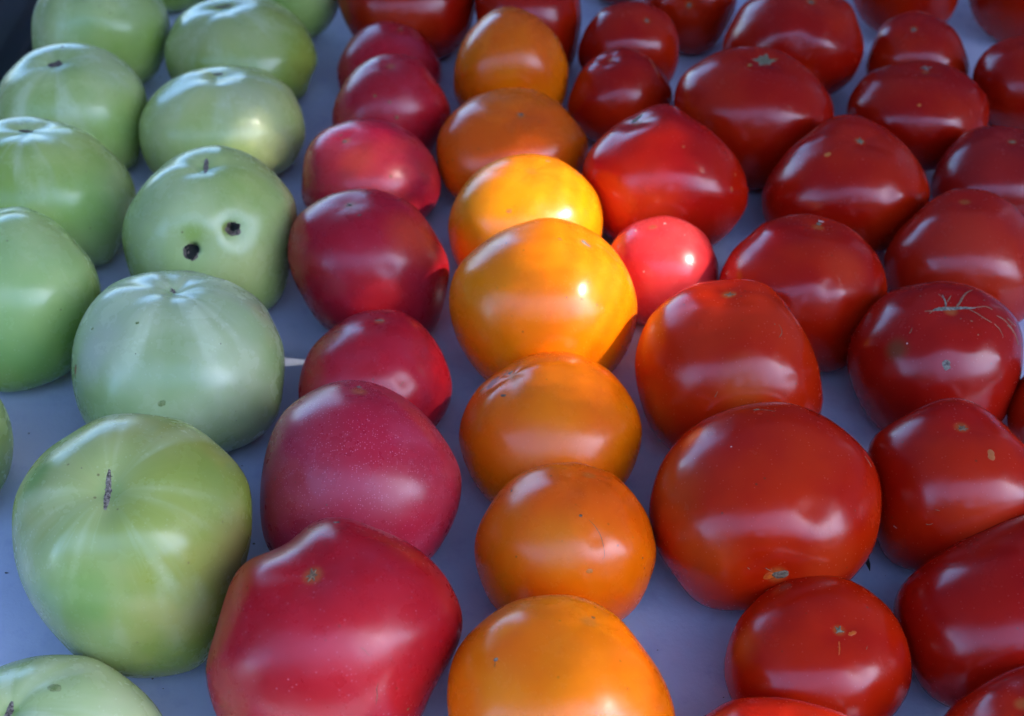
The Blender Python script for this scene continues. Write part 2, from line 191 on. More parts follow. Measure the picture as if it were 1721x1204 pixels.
    {'R': 0.04554, 'H': 0.04554, 'q': 2.12, 'seed': 252, 'dimple': 0.05, 'rib': 0.004, 'lump': 0.012, 'pole': [-0.0916, -0.0269, 0.9954], 'girth_axis': [0.1267, -0.61, 0.7822], 'girth': [1.102, 1.115, 1.109, 1.093, 1.057, 1.036, 1.085, 1.075, 0.926, 0.933, 1.015, 0.979, 0.949, 0.963, 1.04, 1.033, 1.042, 1.05, 1.006, 0.988, 0.981, 0.971, 0.97, 0.912, 0.896, 0.85, 0.877, 0.966], 'c': [-0.06686, 0.32196, 0.04211], 'kind': 'p', 'label': 'biggest crimson tomato at the front with bumpy shoulders and brown star scar', 'key': 'P7', 'dents': [[-0.0916, -0.0269, 0.9954, 0.2024, 0.014], [0.0564, 0.1891, 0.9803, 0.2227, -0.008]], 'marks': [['star', [-0.095, -0.0168, 0.9953], 0.00392, 6, 'tan'], ['dot', [0.0377, 0.5349, 0.8441], 0.00161, 0.00092, 10, 'cork'], ['line', [[0.4422, -0.8232, 0.356], [0.4517, -0.7809, 0.4315], [0.447, -0.7568, 0.4769], [0.4602, -0.7258, 0.5114]], 0.00046, 'tan'], ['line', [[0.3205, -0.572, 0.755], [0.3562, -0.585, 0.7287], [0.3928, -0.6098, 0.6884]], 0.00023, 'brown'], ['dot', [0.701, -0.7057, 0.1028], 0.00092, 0.00058, 0, 'brown']], 'tints': [[[0.0165, -0.0273, 0.0326], 0.0277, [0.62, 0.02, 0.03], 0.35]]},
    {'R': 0.03766, 'H': 0.03766, 'q': 2.12, 'seed': 265, 'dimple': 0.05, 'rib': 0.01, 'lump': 0.011, 'pole': [0.2557, 0.3559, 0.8989], 'girth_axis': [0.0006, -0.8827, 0.4699], 'girth': [1.025, 0.971, 0.949, 0.932, 0.91, 0.963, 1.0, 1.035, 1.019, 0.972, 0.934, 0.916, 0.913, 0.915, 0.954, 0.981, 1.04, 1.033, 1.075, 1.09, 1.109, 1.092, 1.036, 1.015, 1.057, 1.041, 1.04, 1.001], 'c': [-0.00057, 0.78258, 0.03837], 'kind': 'o', 'label': 'tall egg shaped orange tomato at the back of the orange row', 'key': 'O1'},
    {'R': 0.04449, 'H': 0.03365, 'q': 2.12, 'seed': 278, 'dimple': 0.05, 'rib': 0.01, 'lump': 0.011, 'pole': [0.1459, -0.3089, 0.9398], 'girth_axis': [-0.0006, -0.8537, 0.5208], 'girth': [1.048, 1.036, 0.961, 0.972, 0.998, 1.007, 0.994, 0.969, 0.955, 0.962, 0.984, 0.993, 1.007, 1.038, 1.022, 1.025, 1.044, 1.036, 1.0, 0.962, 0.969, 0.978, 0.98, 0.983, 1.027, 1.031, 1.027, 0.989], 'c': [0.00053, 0.69585, 0.03053], 'kind': 'o', 'label': 'wide flat ribbed orange tomato with small dark navel, second from the back', 'key': 'O2', 'dents': [[0.146, -0.3089, 0.9398, 0.32, 0.035], [0.4728, -0.5052, 0.722, 0.48, -0.012], [-0.5139, -0.6609, 0.547, 0.4, 0.02]], 'marks': [['star', [0.1513, -0.278, 0.9486], 0.00285, 5, 'corkdark']]},
    {'R': 0.04175, 'H': 0.03743, 'q': 2.12, 'seed': 291, 'dimple': 0.05, 'rib': 0.01, 'lump': 0.011, 'pole': [0.0778, -0.0425, 0.9961], 'girth_axis': [-0.0098, -0.8247, 0.5655], 'girth': [1.031, 1.04, 1.02, 0.982, 0.987, 1.003, 0.978, 1.01, 0.988, 0.96, 0.969, 0.958, 0.943, 0.954, 0.988, 0.998, 1.045, 1.065, 1.045, 1.046, 1.014, 0.993, 0.988, 0.998, 0.979, 0.973, 1.024, 1.02], 'c': [0.00729, 0.61514, 0.03321], 'kind': 'o', 'label': 'yellow orange tomato lit by the sun with a faint brown spot', 'key': 'O3', 'marks': [['dot', [-0.2131, -0.6902, 0.6916], 0.00228, 0.00163, 0, 'brownpale'], ['dot', [0.3178, 0.2911, 0.9024], 0.00163, 0.00065, 0, 'cork'], ['dot', [-0.209, 0.2668, 0.9408], 0.00065, 0.00049, 0, 'brown']], 'tints': [[[0.0152, -0.0256, 0.0278], 0.0293, [0.92, 0.3, 0.005], 0.35]]},
    {'R': 0.04521, 'H': 0.04452, 'q': 2.12, 'seed': 304, 'dimple': 0.05, 'rib': 0.01, 'lump': 0.011, 'pole': [0.4423, 0.0472, 0.8956], 'girth_axis': [-0.0227, -0.7875, 0.6158], 'girth': [0.987, 0.98, 0.976, 0.991, 0.99, 1.001, 1.029, 1.012, 0.97, 0.971, 0.982, 1.01, 1.07, 1.074, 1.052, 1.014, 0.997, 0.983, 0.998, 1.013, 1.006, 1.014, 0.997, 0.998, 0.976, 0.966, 0.975, 0.979], 'c': [0.01519, 0.52711, 0.04282], 'kind': 'o', 'label': 'largest orange tomato, half in sun, with a grey scab near its top', 'key': 'O4', 'dents': [[0.6531, 0.0874, 0.7522, 0.1034, 0.007], [-0.0658, -0.8427, 0.5343, 0.3879, 0.008], [0.4433, -0.0857, 0.8922, 0.1939, 0.008]], 'marks': [['blob', [0.4515, 0.0604, 0.8902], 0.00321, 0.00146, -30, 'cork'], ['dot', [0.1604, -0.0503, 0.9858], 0.00146, 0.00058, -20, 'brown'], ['dot', [0.3565, -0.6594, 0.6619], 0.0007, 0.00035, 0, 'brown'], ['dot', [0.2055, -0.6823, 0.7016], 0.00058, 0.00058, 0, 'brown'], ['line', [[0.5649, 0.1235, 0.8158], [0.6422, 0.1129, 0.7582], [0.7158, 0.0192, 0.698], [0.7584, -0.0093, 0.6517]], 0.00088, 'brownpale']], 'tints': [[[0.0086, -0.0209, 0.0406], 0.0175, [0.92, 0.26, 0.003], 0.35]]},
    {'R': 0.04049, 'H': 0.034, 'q': 2.12, 'seed': 317, 'dimple': 0.05, 'rib': 0.01, 'lump': 0.011, 'pole': [-0.5171, 0.277, 0.8099], 'girth_axis': [-0.0285, -0.7282, 0.6847], 'girth': [1.021, 1.014, 0.995, 0.994, 1.017, 1.011, 1.025, 1.017, 1.023, 1.042, 1.0, 1.042, 1.017, 1.025, 1.042, 1.014, 0.996, 0.996, 1.013, 0.977, 0.971, 0.948, 0.946, 0.948, 0.983, 0.975, 0.997, 0.991], 'c': [0.01763, 0.44987, 0.032], 'kind': 'o', 'label': 'orange tomato with a purplish bruise and black nick on its left shoulder', 'key': 'O5', 'dents': [[-0.7245, 0.2158, 0.6546, 0.1332, 0.03], [-0.5253, -0.1189, 0.8426, 0.1732, 0.012], [-0.1876, 0.2553, 0.9485, 0.1999, -0.012], [-0.2069, -0.729, 0.6525, 0.2665, 0.015]], 'marks': [['slit', [-0.5327, 0.371, 0.7607], 0.00297, 0.00162, 30, 'cork'], ['blob', [-0.737, 0.2754, 0.6172], 0.0054, 0.00189, 42, 'purplish'], ['line', [[-0.849, 0.2134, 0.4834], [-0.7943, 0.2357, 0.56], [-0.6746, 0.2922, 0.6779], [-0.5489, 0.4481, 0.7056]], 0.00059, 'brown'], ['dot', [-0.6078, -0.1192, 0.7851], 0.00162, 0.00097, -20, 'dark']], 'tints': [[[0.0039, -0.0354, 0.0109], 0.0189, [0.8, 0.17, 0.03], 0.5], [[0.0167, -0.024, 0.0202], 0.0162, [0.9, 0.2, 0.002], 0.4]]},
    {'R': 0.03635, 'H': 0.03391, 'q': 2.12, 'seed': 330, 'dimple': 0.05, 'rib': 0.01, 'lump': 0.011, 'pole': [0.2734, 0.4088, 0.8707], 'girth_axis': [-0.0387, -0.6681, 0.7431], 'girth': [1.023, 0.987, 0.99, 0.975, 1.008, 1.006, 0.998, 1.004, 1.005, 1.004, 1.022, 0.993, 0.987, 1.009, 1.018, 1.003, 0.983, 1.003, 0.969, 0.993, 0.994, 0.998, 0.994, 1.018, 1.001, 1.02, 0.999, 0.993], 'c': [0.02198, 0.37976, 0.03263], 'kind': 'o', 'label': 'round dull orange tomato with a thin crack through its highlight', 'key': 'O6', 'dents': [[0.1934, -0.4077, 0.8924, 0.1229, 0.016], [0.3, -0.5343, 0.7903, 0.1093, 0.02], [0.5181, -0.4674, 0.7163, 0.1639, -0.008]], 'marks': [['dot', [0.1397, -0.3235, 0.9359], 0.00087, 0.00074, 0, 'dark'], ['dot', [-0.6286, 0.2596, 0.7331], 0.00074, 0.0005, 45, 'dark'], ['line', [[0.2314, -0.3589, 0.9042], [0.2953, -0.4174, 0.8594], [0.3528, -0.4924, 0.7957], [0.3796, -0.5769, 0.7233], [0.3894, -0.6596, 0.6429], [0.3636, -0.6886, 0.6274]], 0.0004, 'brown'], ['dot', [0.2276, -0.7985, 0.5572], 0.00199, 0.00149, 0, 'brownpale'], ['dot', [0.8151, -0.443, 0.3734], 0.00037, 0.00037, 0, 'dark'], ['dot', [0.8504, -0.4699, 0.2368], 0.00032, 0.00032, 0, 'dark'], ['dot', [0.7745, -0.5811, -0.2499], 0.0005, 0.00025, 0, 'dark']], 'tints': [[[-0.0115, -0.0305, 0.0132], 0.0149, [0.8, 0.3, 0.02], 0.3]]},
    {'R': 0.04091, 'H': 0.03901, 'q': 2.12, 'seed': 343, 'dimple': 0.05, 'rib': 0.01, 'lump': 0.011, 'pole': [0.2546, 0.3302, 0.9089], 'girth_axis': [-0.0351, -0.5823, 0.8122], 'girth': [1.034, 0.98, 0.947, 0.91, 0.913, 0.962, 0.983, 0.979, 0.995, 1.038, 1.038, 1.047, 1.074, 1.054, 1.03, 1.013, 1.044, 1.017, 1.026, 0.986, 0.957, 0.948, 0.944, 0.955, 0.985, 1.021, 1.072, 1.057], 'c': [0.01805, 0.29952, 0.03717], 'kind': 'o', 'label': 'bright orange tomato at the bottom edge with two small dark dots', 'key': 'O7', 'dents': [[-0.5645, 0.2896, 0.773, 0.1318, -0.02], [-0.124, -0.1501, 0.9809, 0.3294, 0.015]], 'marks': [['dot', [0.2984, 0.4122, 0.8608], 0.00103, 0.00081, -20, 'brown'], ['dot', [-0.5767, -0.105, 0.8102], 0.00103, 0.0009, 0, 'corkdark'], ['line', [[-0.5807, -0.1313, 0.8034], [-0.5844, -0.1729, 0.7928]], 0.00045, 'brown'], ['dot', [0.2484, -0.6036, 0.7576], 0.00045, 0.00022, 0, 'brown']], 'tints': [[[-0.0038, -0.0129, 0.0359], 0.0202, [0.92, 0.23, 0.002], 0.4], [[-0.03, -0.0209, 0.0189], 0.0112, [0.85, 0.25, 0.02], 0.3]]},
    {'R': 0.04797, 'H': 0.03619, 'q': 2.12, 'seed': 356, 'dimple': 0.07, 'rib': 0.008, 'lump': 0.013, 'pole': [-0.0883, 0.0095, 0.996], 'girth_axis': [0.074, -0.9006, 0.4283], 'girth': [0.976, 1.013, 0.999, 0.987, 0.969, 0.96, 0.957, 0.972, 0.974, 0.965, 0.97, 1.007, 1.027, 1.063, 0.994, 0.958, 0.96, 0.993, 0.978, 0.982, 1.003, 1.028, 1.044, 1.103, 1.106, 1.054, 1.011, 0.959], 'c': [-0.07281, 0.8864, 0.03344], 'kind': 'r', 'label': 'red tomato at the top edge behind the hindmost pink ones', 'key': 'R1', 'tints': [[[0.0022, -0.0444, 0.0107], 0.0258, [0.6, 0.05, 0.01], 0.4]]},
    {'R': 0.03793, 'H': 0.03793, 'q': 2.12, 'seed': 369, 'dimple': 0.07, 'rib': 0.008, 'lump': 0.013, 'pole': [-0.1081, 0.0746, 0.9913], 'girth_axis': [-0.0119, -0.8985, 0.4389], 'girth': [0.967, 0.967, 1.023, 1.023, 1.006, 1.017, 0.996, 0.986, 1.013, 1.003, 1.035, 1.116, 1.1, 1.008, 0.961, 0.924, 0.906, 0.897, 0.912, 0.935, 0.95, 0.984, 1.062, 1.097, 1.147, 1.063, 0.975, 0.948], 'c': [0.01137, 0.86137, 0.03424], 'kind': 'r', 'label': 'red tomato at the top edge directly behind the egg shaped orange one', 'key': 'R2'},
    {'R': 0.03302, 'H': 0.0313, 'q': 2.12, 'seed': 382, 'dimple': 0.07, 'rib': 0.008, 'lump': 0.013, 'pole': [0.3223, -0.3555, 0.8774], 'girth_axis': [-0.0832, -0.8859, 0.4564], 'girth': [1.054, 1.057, 1.051, 1.026, 1.003, 0.977, 0.988, 0.956, 0.933, 0.928, 0.946, 0.934, 0.959, 0.993, 1.038, 1.064, 1.029, 1.011, 0.986, 0.947, 0.943, 0.961, 0.99, 1.003, 1.05, 1.068, 1.053, 1.065], 'c': [0.07755, 0.82588, 0.02957], 'kind': 'r', 'label': 'small dark red tomato with brown navel, behind the one with orange streak', 'key': 'R3', 'marks': [['star', [0.3223, -0.3555, 0.8774], 0.00326, 5, 'corkdark']]},
    {'R': 0.03168, 'H': 0.02968, 'q': 2.12, 'seed': 395, 'dimple': 0.07, 'rib': 0.008, 'lump': 0.013, 'pole': [-0.2364, -0.0443, 0.9707], 'girth_axis': [-0.0774, -0.8706, 0.4859], 'girth': [1.105, 1.073, 1.017, 1.018, 0.996, 0.979, 0.977, 1.024, 0.992, 0.965, 0.963, 0.95, 0.938, 0.927, 0.973, 1.036, 1.043, 1.017, 1.003, 0.974, 0.987, 1.002, 0.998, 1.0, 1.016, 0.996, 1.007, 1.031], 'c': [0.0681, 0.76595, 0.02752], 'kind': 'r', 'label': 'small dark red tomato with a short orange streak on its right shoulder', 'key': 'R4', 'marks': [['line', [[0.5815, 0.1914, 0.7907], [0.624, -0.0481, 0.7799], [0.6796, -0.1831, 0.7103], [0.7307, -0.3246, 0.6005]], 0.00231, 'orange'], ['line', [[0.6006, 0.1421, 0.7868], [0.6416, -0.0952, 0.7611], [0.696, -0.2856, 0.6588]], 0.00077, 'corkdark']]},
    {'R': 0.03282, 'H': 0.03282, 'q': 2.12, 'seed': 408, 'dimple': 0.07, 'rib': 0.008, 'lump': 0.013, 'pole': [-0.1369, -0.9078, 0.3965], 'girth_axis': [-0.1252, -0.8961, 0.4259], 'girth': [1.012, 1.001, 0.999, 1.015, 1.003, 1.005, 1.032, 1.051, 1.04, 1.053, 1.065, 1.089, 1.089, 1.043, 1.001, 0.972, 0.934, 0.909, 0.907, 0.943, 0.98, 1.026, 1.038, 1.003, 0.969, 0.926, 0.942, 0.966], 'c': [0.12423, 0.8894, 0.03223], 'kind': 'r', 'label': 'red tomato at the top edge touching blue cloth, right of the navelled small one', 'key': 'R5', 'marks': [['dot', [-0.1369, -0.9078, 0.3965], 0.00173, 0.00173, 0, 'cork']]},
    {'R': 0.03044, 'H': 0.0294, 'q': 2.12, 'seed': 421, 'dimple': 0.07, 'rib': 0.008, 'lump': 0.013, 'pole': [-0.0661, 0.3473, 0.9354], 'girth_axis': [-0.073, -0.9123, 0.4029], 'girth': [1.048, 1.03, 1.016, 1.0, 0.991, 0.971, 0.967, 0.99, 0.987, 0.971, 0.974, 0.992, 1.003, 1.009, 1.012, 0.996, 0.982, 0.967, 0.957, 0.955, 0.976, 1.01, 1.029, 1.024, 1.022, 1.036, 1.044, 1.047], 'c': [0.07713, 0.96399, 0.02922], 'kind': 'r', 'label': 'red tomato of which only the underside shows at the top edge', 'key': 'R5b'},
    {'R': 0.04496, 'H': 0.0377, 'q': 2.12, 'seed': 434, 'dimple': 0.07, 'rib': 0.008, 'lump': 0.013, 'pole': [0.1323, -0.3121, 0.9408], 'girth_axis': [-0.1971, -0.8736, 0.445], 'girth': [0.995, 0.959, 0.96, 1.051, 1.005, 1.027, 1.023, 1.016, 1.001, 0.97, 0.953, 0.924, 0.94, 0.939, 1.02, 1.073, 1.063, 1.096, 1.07, 1.032, 1.024, 1.015, 0.985, 0.97, 0.963, 0.964, 0.994, 0.971], 'c': [0.18552, 0.82229, 0.03616], 'kind': 'r', 'label': 'tall red tomato with folded ribs, cut by the top edge above the star scarred one', 'key': 'R6', 'dents': [[0.1505, -0.8881, 0.4342, 0.2011, -0.018], [-0.3238, -0.7877, 0.5242, 0.2011, -0.018], [-0.0735, -0.877, 0.4747, 0.1646, 0.018]], 'marks': [['star', [0.1293, -0.3288, 0.9355], 0.0037, 5, 'cork']]},
    {'R': 0.03721, 'H': 0.03625, 'q': 2.12, 'seed': 447, 'dimple': 0.07, 'rib': 0.008, 'lump': 0.013, 'pole': [0.1242, 0.3086, 0.943], 'girth_axis': [-0.2685, -0.8747, 0.4034], 'girth': [0.983, 0.972, 0.96, 0.95, 0.949, 0.939, 0.968, 0.991, 0.991, 0.986, 1.013, 1.03, 1.031, 1.025, 1.014, 0.996, 0.985, 0.98, 0.992, 1.022, 1.083, 1.114, 1.084, 1.022, 0.989, 0.979, 0.977, 0.982], 'c': [0.27953, 0.91079, 0.03497], 'kind': 'r', 'label': 'red tomato at the top edge behind the small blunt topped red one', 'key': 'R7'},
    {'R': 0.03285, 'H': 0.02908, 'q': 2.12, 'seed': 460, 'dimple': 0.07, 'rib': 0.008, 'lump': 0.013, 'pole': [-0.3233, -0.3138, 0.8927], 'girth_axis': [-0.2791, -0.8511, 0.4447], 'girth': [0.995, 0.885, 0.853, 0.865, 0.878, 0.897, 0.943, 1.002, 1.061, 1.055, 1.039, 1.039, 0.99, 0.942, 0.94, 1.011, 1.047, 1.081, 1.077, 1.051, 1.016, 1.015, 1.018, 1.023, 1.041, 1.096, 1.11, 1.053], 'c': [0.26799, 0.81721, 0.02799], 'kind': 'r', 'label': 'small blunt topped red tomato with grey navel near the top right', 'key': 'R8', 'marks': [['star', [-0.3257, -0.3312, 0.8856], 0.00335, 5, 'corkdark']]},
    {'R': 0.03543, 'H': 0.03543, 'q': 2.12, 'seed': 473, 'dimple': 0.07, 'rib': 0.008, 'lump': 0.013, 'pole': [-0.2892, 0.2307, 0.929], 'girth_axis': [-0.3379, -0.8535, 0.3966], 'girth': [0.984, 0.951, 0.918, 0.902, 0.91, 0.941, 0.992, 1.032, 1.076, 1.103, 1.062, 1.056, 1.043, 1.033, 1.014, 0.982, 0.954, 0.94, 0.939, 0.951, 0.971, 1.008, 1.052, 1.073, 1.066, 1.041, 1.021, 1.004], 'c': [0.35941, 0.90784, 0.0332], 'kind': 'r', 'label': 'red tomato in the top right corner of the table rows', 'key': 'R9'},
    {'R': 0.03776, 'H': 0.03181, 'q': 2.12, 'seed': 486, 'dimple': 0.07, 'rib': 0.008, 'lump': 0.013, 'pole': [-0.1278, 0.1701, 0.9771], 'girth_axis': [-0.3513, -0.8208, 0.4505], 'girth': [0.989, 0.979, 0.984, 0.993, 1.013, 1.027, 1.012, 0.994, 0.991, 1.0, 0.99, 1.012, 1.014, 1.022, 0.991, 0.963, 0.954, 0.957, 0.962, 1.005, 1.031, 1.037, 1.043, 1.037, 1.028, 1.017, 0.988, 0.971], 'c': [0.33123, 0.77389, 0.03021], 'kind': 'r', 'label': 'red tomato cut by the right edge just below the top right corner one', 'key': 'R10'},
    {'R': 0.04631, 'H': 0.03994, 'q': 2.12, 'seed': 499, 'dimple': 0.07, 'rib': 0.008, 'lump': 0.013, 'pole': [0.0752, 0.0483, 0.996], 'girth_axis': [-0.1724, -0.8528, 0.4929], 'girth': [0.961, 0.976, 0.938, 0.925, 0.929, 0.957, 0.996, 0.994, 1.027, 1.045, 1.053, 1.046, 1.116, 1.11, 1.077, 1.031, 0.996, 0.973, 0.953, 0.969, 0.992, 1.012, 1.021, 1.026, 1.005, 0.971, 0.965, 0.958], 'c': [0.14669, 0.72555, 0.03568], 'kind': 'r', 'label': 'wide red tomato with a large grey green star shaped scar', 'key': 'R11', 'dents': [[0.0463, 0.0444, 0.9979, 0.3209, 0.03], [0.5596, -0.7014, 0.4415, 0.0963, -0.014], [0.4179, -0.782, 0.4625, 0.0722, -0.01]], 'marks': [['star', [0.0597, 0.1052, 0.9927], 0.00966, 6, 'greycork'], ['line', [[-0.1749, -0.1067, 0.9788], [-0.2165, -0.1912, 0.9574]], 0.00297, 'yellowtan'], ['line', [[0.1667, 0.1366, 0.9765], [0.2822, 0.1591, 0.9461]], 0.00149, 'yellowtan']]},
    {'R': 0.04165, 'H': 0.03082, 'q': 2.12, 'seed': 512, 'dimple': 0.07, 'rib': 0.008, 'lump': 0.013, 'pole': [-0.0014, 0.129, 0.9916], 'girth_axis': [-0.2814, -0.8318, 0.4785], 'girth': [1.04, 1.06, 1.074, 1.009, 0.972, 0.969, 0.955, 0.953, 0.941, 0.934, 0.967, 1.023, 1.046, 1.053, 1.079, 1.055, 1.048, 1.009, 1.012, 0.999, 0.976, 0.966, 0.954, 0.945, 0.958, 0.974, 0.998, 1.048], 'c': [0.25147, 0.74342, 0.02734], 'kind': 'r', 'label': 'flat wide red tomato with green navel and narrow vertical gleam', 'key': 'R12', 'dents': [[0.0548, 0.3184, 0.9464, 0.2999, 0.03], [0.1277, -0.901, 0.4147, 0.1499, -0.014]], 'marks': [['star', [0.0562, 0.318, 0.9464], 0.00468, 6, 'corkdark'], ['dot', [-0.2643, -0.7461, 0.6112], 0.00156, 0.00117, 0, 'brownpale']]},
    {'R': 0.04506, 'H': 0.03632, 'q': 2.12, 'seed': 525, 'dimple': 0.07, 'rib': 0.008, 'lump': 0.013, 'pole': [0.0529, -0.1442, 0.9881], 'girth_axis': [-0.236, -0.8162, 0.5273], 'girth': [1.056, 1.037, 0.988, 0.974, 0.963, 0.952, 0.961, 1.013, 1.023, 0.963, 0.884, 0.871, 0.874, 0.868, 0.934, 1.022, 1.078, 1.136, 1.152, 1.127, 1.069, 1.037, 1.025, 1.014, 0.988, 0.987, 1.002, 1.045], 'c': [0.18802, 0.6503, 0.0349], 'kind': 'r', 'label': 'dome shaped red tomato with small grey star and long lilac gleam', 'key': 'R13', 'dents': [[0.451, -0.8002, 0.3953, 0.1235, -0.014], [0.2954, -0.8376, 0.4594, 0.0927, 0.012]], 'marks': [['star', [0.0634, -0.1423, 0.9878], 0.00417, 5, 'greycork'], ['dot', [-0.4518, -0.3915, 0.8017], 0.00313, 0.00209, 0, 'brownpale']]},
    {'R': 0.0444, 'H': 0.0399, 'q': 2.12, 'seed': 538, 'dimple': 0.07, 'rib': 0.008, 'lump': 0.013, 'pole': [-0.4429, 0.1812, 0.878], 'girth_axis': [-0.111, -0.8373, 0.5354], 'girth': [1.038, 0.957, 0.891, 0.843, 0.831, 0.85, 0.871, 0.984, 0.987, 0.965, 0.945, 0.989, 1.042, 1.114, 1.126, 1.102, 1.077, 1.048, 1.028, 1.027, 1.028, 1.032, 1.032, 1.055, 1.046, 1.048, 1.048, 1.081], 'c': [0.08617, 0.6498, 0.03947], 'kind': 'r', 'label': 'large glossy red tomato with a humped top, behind the small rosy one', 'key': 'R14', 'dents': [[-0.2592, 0.0335, 0.9652, 0.229, 0.012]], 'marks': [['blob', [-0.4469, 0.3161, 0.8369], 0.00407, 0.00169, 25, 'greycork'], ['dot', [0.6927, -0.6525, 0.3073], 0.00169, 0.00203, 0, 'orange'], ['dot', [0.7717, -0.4918, 0.4032], 0.00102, 0.00136, 0, 'orange'], ['dot', [0.1246, -0.5204, 0.8448], 0.00136, 0.00136, 0, 'orange']], 'tints': [[[-0.0157, -0.0387, 0.0119], 0.0271, [0.75, 0.06, 0.008], 0.6]]},
    {'R': 0.03749, 'H': 0.02983, 'q': 2.12, 'seed': 551, 'dimple': 0.07, 'rib': 0.008, 'lump': 0.013, 'pole': [0.0814, -0.0424, 0.9958], 'girth_axis': [-0.3325, -0.794, 0.5089], 'girth': [0.956, 0.945, 0.929, 0.964, 0.976, 0.97, 1.005, 0.982, 1.021, 1.006, 1.013, 0.975, 0.957, 0.948, 0.941, 0.996, 1.012, 1.027, 1.018, 1.05, 1.083, 1.08, 1.071, 1.053, 1.026, 0.999, 1.021, 0.995], 'c': [0.27869, 0.66553, 0.0284], 'kind': 'r', 'label': 'dull dark red tomato at the right edge behind the orange red smooth one', 'key': 'R15', 'marks': [['slit', [0.0814, -0.0424, 0.9958], 0.00439, 0.00183, 0, 'greycork']]},
    {'R': 0.02944, 'H': 0.02944, 'q': 2.12, 'seed': 564, 'dimple': 0.04, 'rib': 0, 'lump': 0.006, 'pole': [-0.2471, 0.0953, 0.9643], 'girth_axis': [-0.1098, -0.8001, 0.5897], 'girth': [0.992, 0.984, 0.964, 0.977, 0.986, 0.98, 0.98, 0.988, 0.976, 0.98, 1.008, 1.02, 1.041, 1.02, 1.007, 0.984, 0.99, 1.008, 1.056, 1.026, 1.016, 1.016, 1.004, 0.994, 1.004, 1.003, 1.003, 0.994], 'c': [0.07959, 0.5799, 0.02763], 'kind': 'c', 'label': 'small rosy light red tomato lit by the sun beside the largest orange one', 'key': 'R16', 'marks': [['dot', [0.3859, -0.6604, 0.6442], 0.00073, 0.00082, 0, 'pale'], ['dot', [-0.5341, 0.081, 0.8415], 0.00076, 0.00111, 10, 'pale'], ['dot', [-0.0246, 0.153, 0.9879], 0.00076, 0.00076, 0, 'pale'], ['dot', [-0.4269, -0.7249, 0.5406], 0.00047, 0.00047, 0, 'pale'], ['dot', [0.3066, -0.1694, 0.9366], 0.00038, 0.00038, 0, 'pale']]},
    {'R': 0.0437, 'H': 0.043, 'q': 2.12, 'seed': 577, 'dimple': 0.07, 'rib': 0.008, 'lump': 0.013, 'pole': [-0.0684, 0.2494, 0.966], 'girth_axis': [-0.1572, -0.75, 0.6425], 'girth': [0.959, 0.914, 0.882, 0.866, 0.888, 0.935, 0.995, 1.001, 0.976, 1.028, 1.03, 1.033, 1.042, 1.037, 1.041, 1.012, 0.994, 1.008, 1.014, 1.028, 1.033, 1.005, 1.009, 1.036, 1.053, 1.102, 1.07, 1.054], 'c': [0.10137, 0.48365, 0.04064], 'kind': 'r', 'label': 'boxy orange tinged red tomato with tan star and a curved pale scratch', 'key': 'R17', 'dents': [[0.5367, -0.6194, 0.5729, 0.1933, -0.018], [0.4586, -0.7258, 0.5128, 0.0644, 0.012], [-0.2135, -0.6328, 0.7443, 0.3222, -0.012], [0.1536, -0.8011, 0.5785, 0.232, 0.012]], 'marks': [['star', [-0.0619, 0.2472, 0.967], 0.00338, 6, 'tan'], ['line', [[0.3627, -0.4355, 0.8239], [0.4084, -0.3665, 0.836], [0.4113, -0.317, 0.8546], [0.3929, -0.2738, 0.8778]], 0.00051, 'tan'], ['line', [[-0.2891, -0.8648, 0.4106], [-0.2731, -0.8548, 0.4413], [-0.2627, -0.8427, 0.47]], 0.00042, 'tan'], ['dot', [0.3451, -0.2859, 0.8939], 0.00042, 0.00042, 0, 'tan']], 'tints': [[[-0.0394, 0.0044, 0.0204], 0.0169, [0.75, 0.16, 0.008], 0.75], [[-0.039, -0.0187, -0.005], 0.0169, [0.6, 0.1, 0.008], 0.6], [[0.0011, -0.0427, 0.0139], 0.0141, [0.55, 0.12, 0.01], 0.3]]},
    {'R': 0.04134, 'H': 0.03741, 'q': 2.12, 'seed': 590, 'dimple': 0.07, 'rib': 0.008, 'lump': 0.013, 'pole': [0.1037, 0.2353, 0.9664], 'girth_axis': [-0.209, -0.7782, 0.5923], 'girth': [0.987, 1.006, 1.002, 1.012, 1.001, 1.027, 1.03, 1.047, 1.046, 1.038, 1.061, 0.993, 1.029, 1.028, 1.062, 0.985, 0.966, 0.945, 0.915, 0.91, 0.928, 0.953, 0.968, 1.059, 1.054, 1.003, 0.983, 0.988], 'c': [0.14877, 0.55388, 0.03344], 'kind': 'r', 'label': 'glossy red tomato pointed to the left, between the rosy one and the cracked one', 'key': 'R18', 'dents': [[0.2229, -0.7628, 0.607, 0.1203, -0.014], [-0.113, -0.7243, 0.6802, 0.1504, -0.012], [0.0753, -0.7356, 0.6733, 0.0902, 0.012]], 'marks': [['star', [0.1347, 0.3352, 0.9325], 0.00311, 5, 'greycork'], ['blob', [0.1762, 0.4115, 0.8942], 0.00186, 0.00078, -20, 'pale']], 'tints': [[[0.0089, -0.0278, 0.0267], 0.014, [0.62, 0.05, 0.01], 0.45]]},
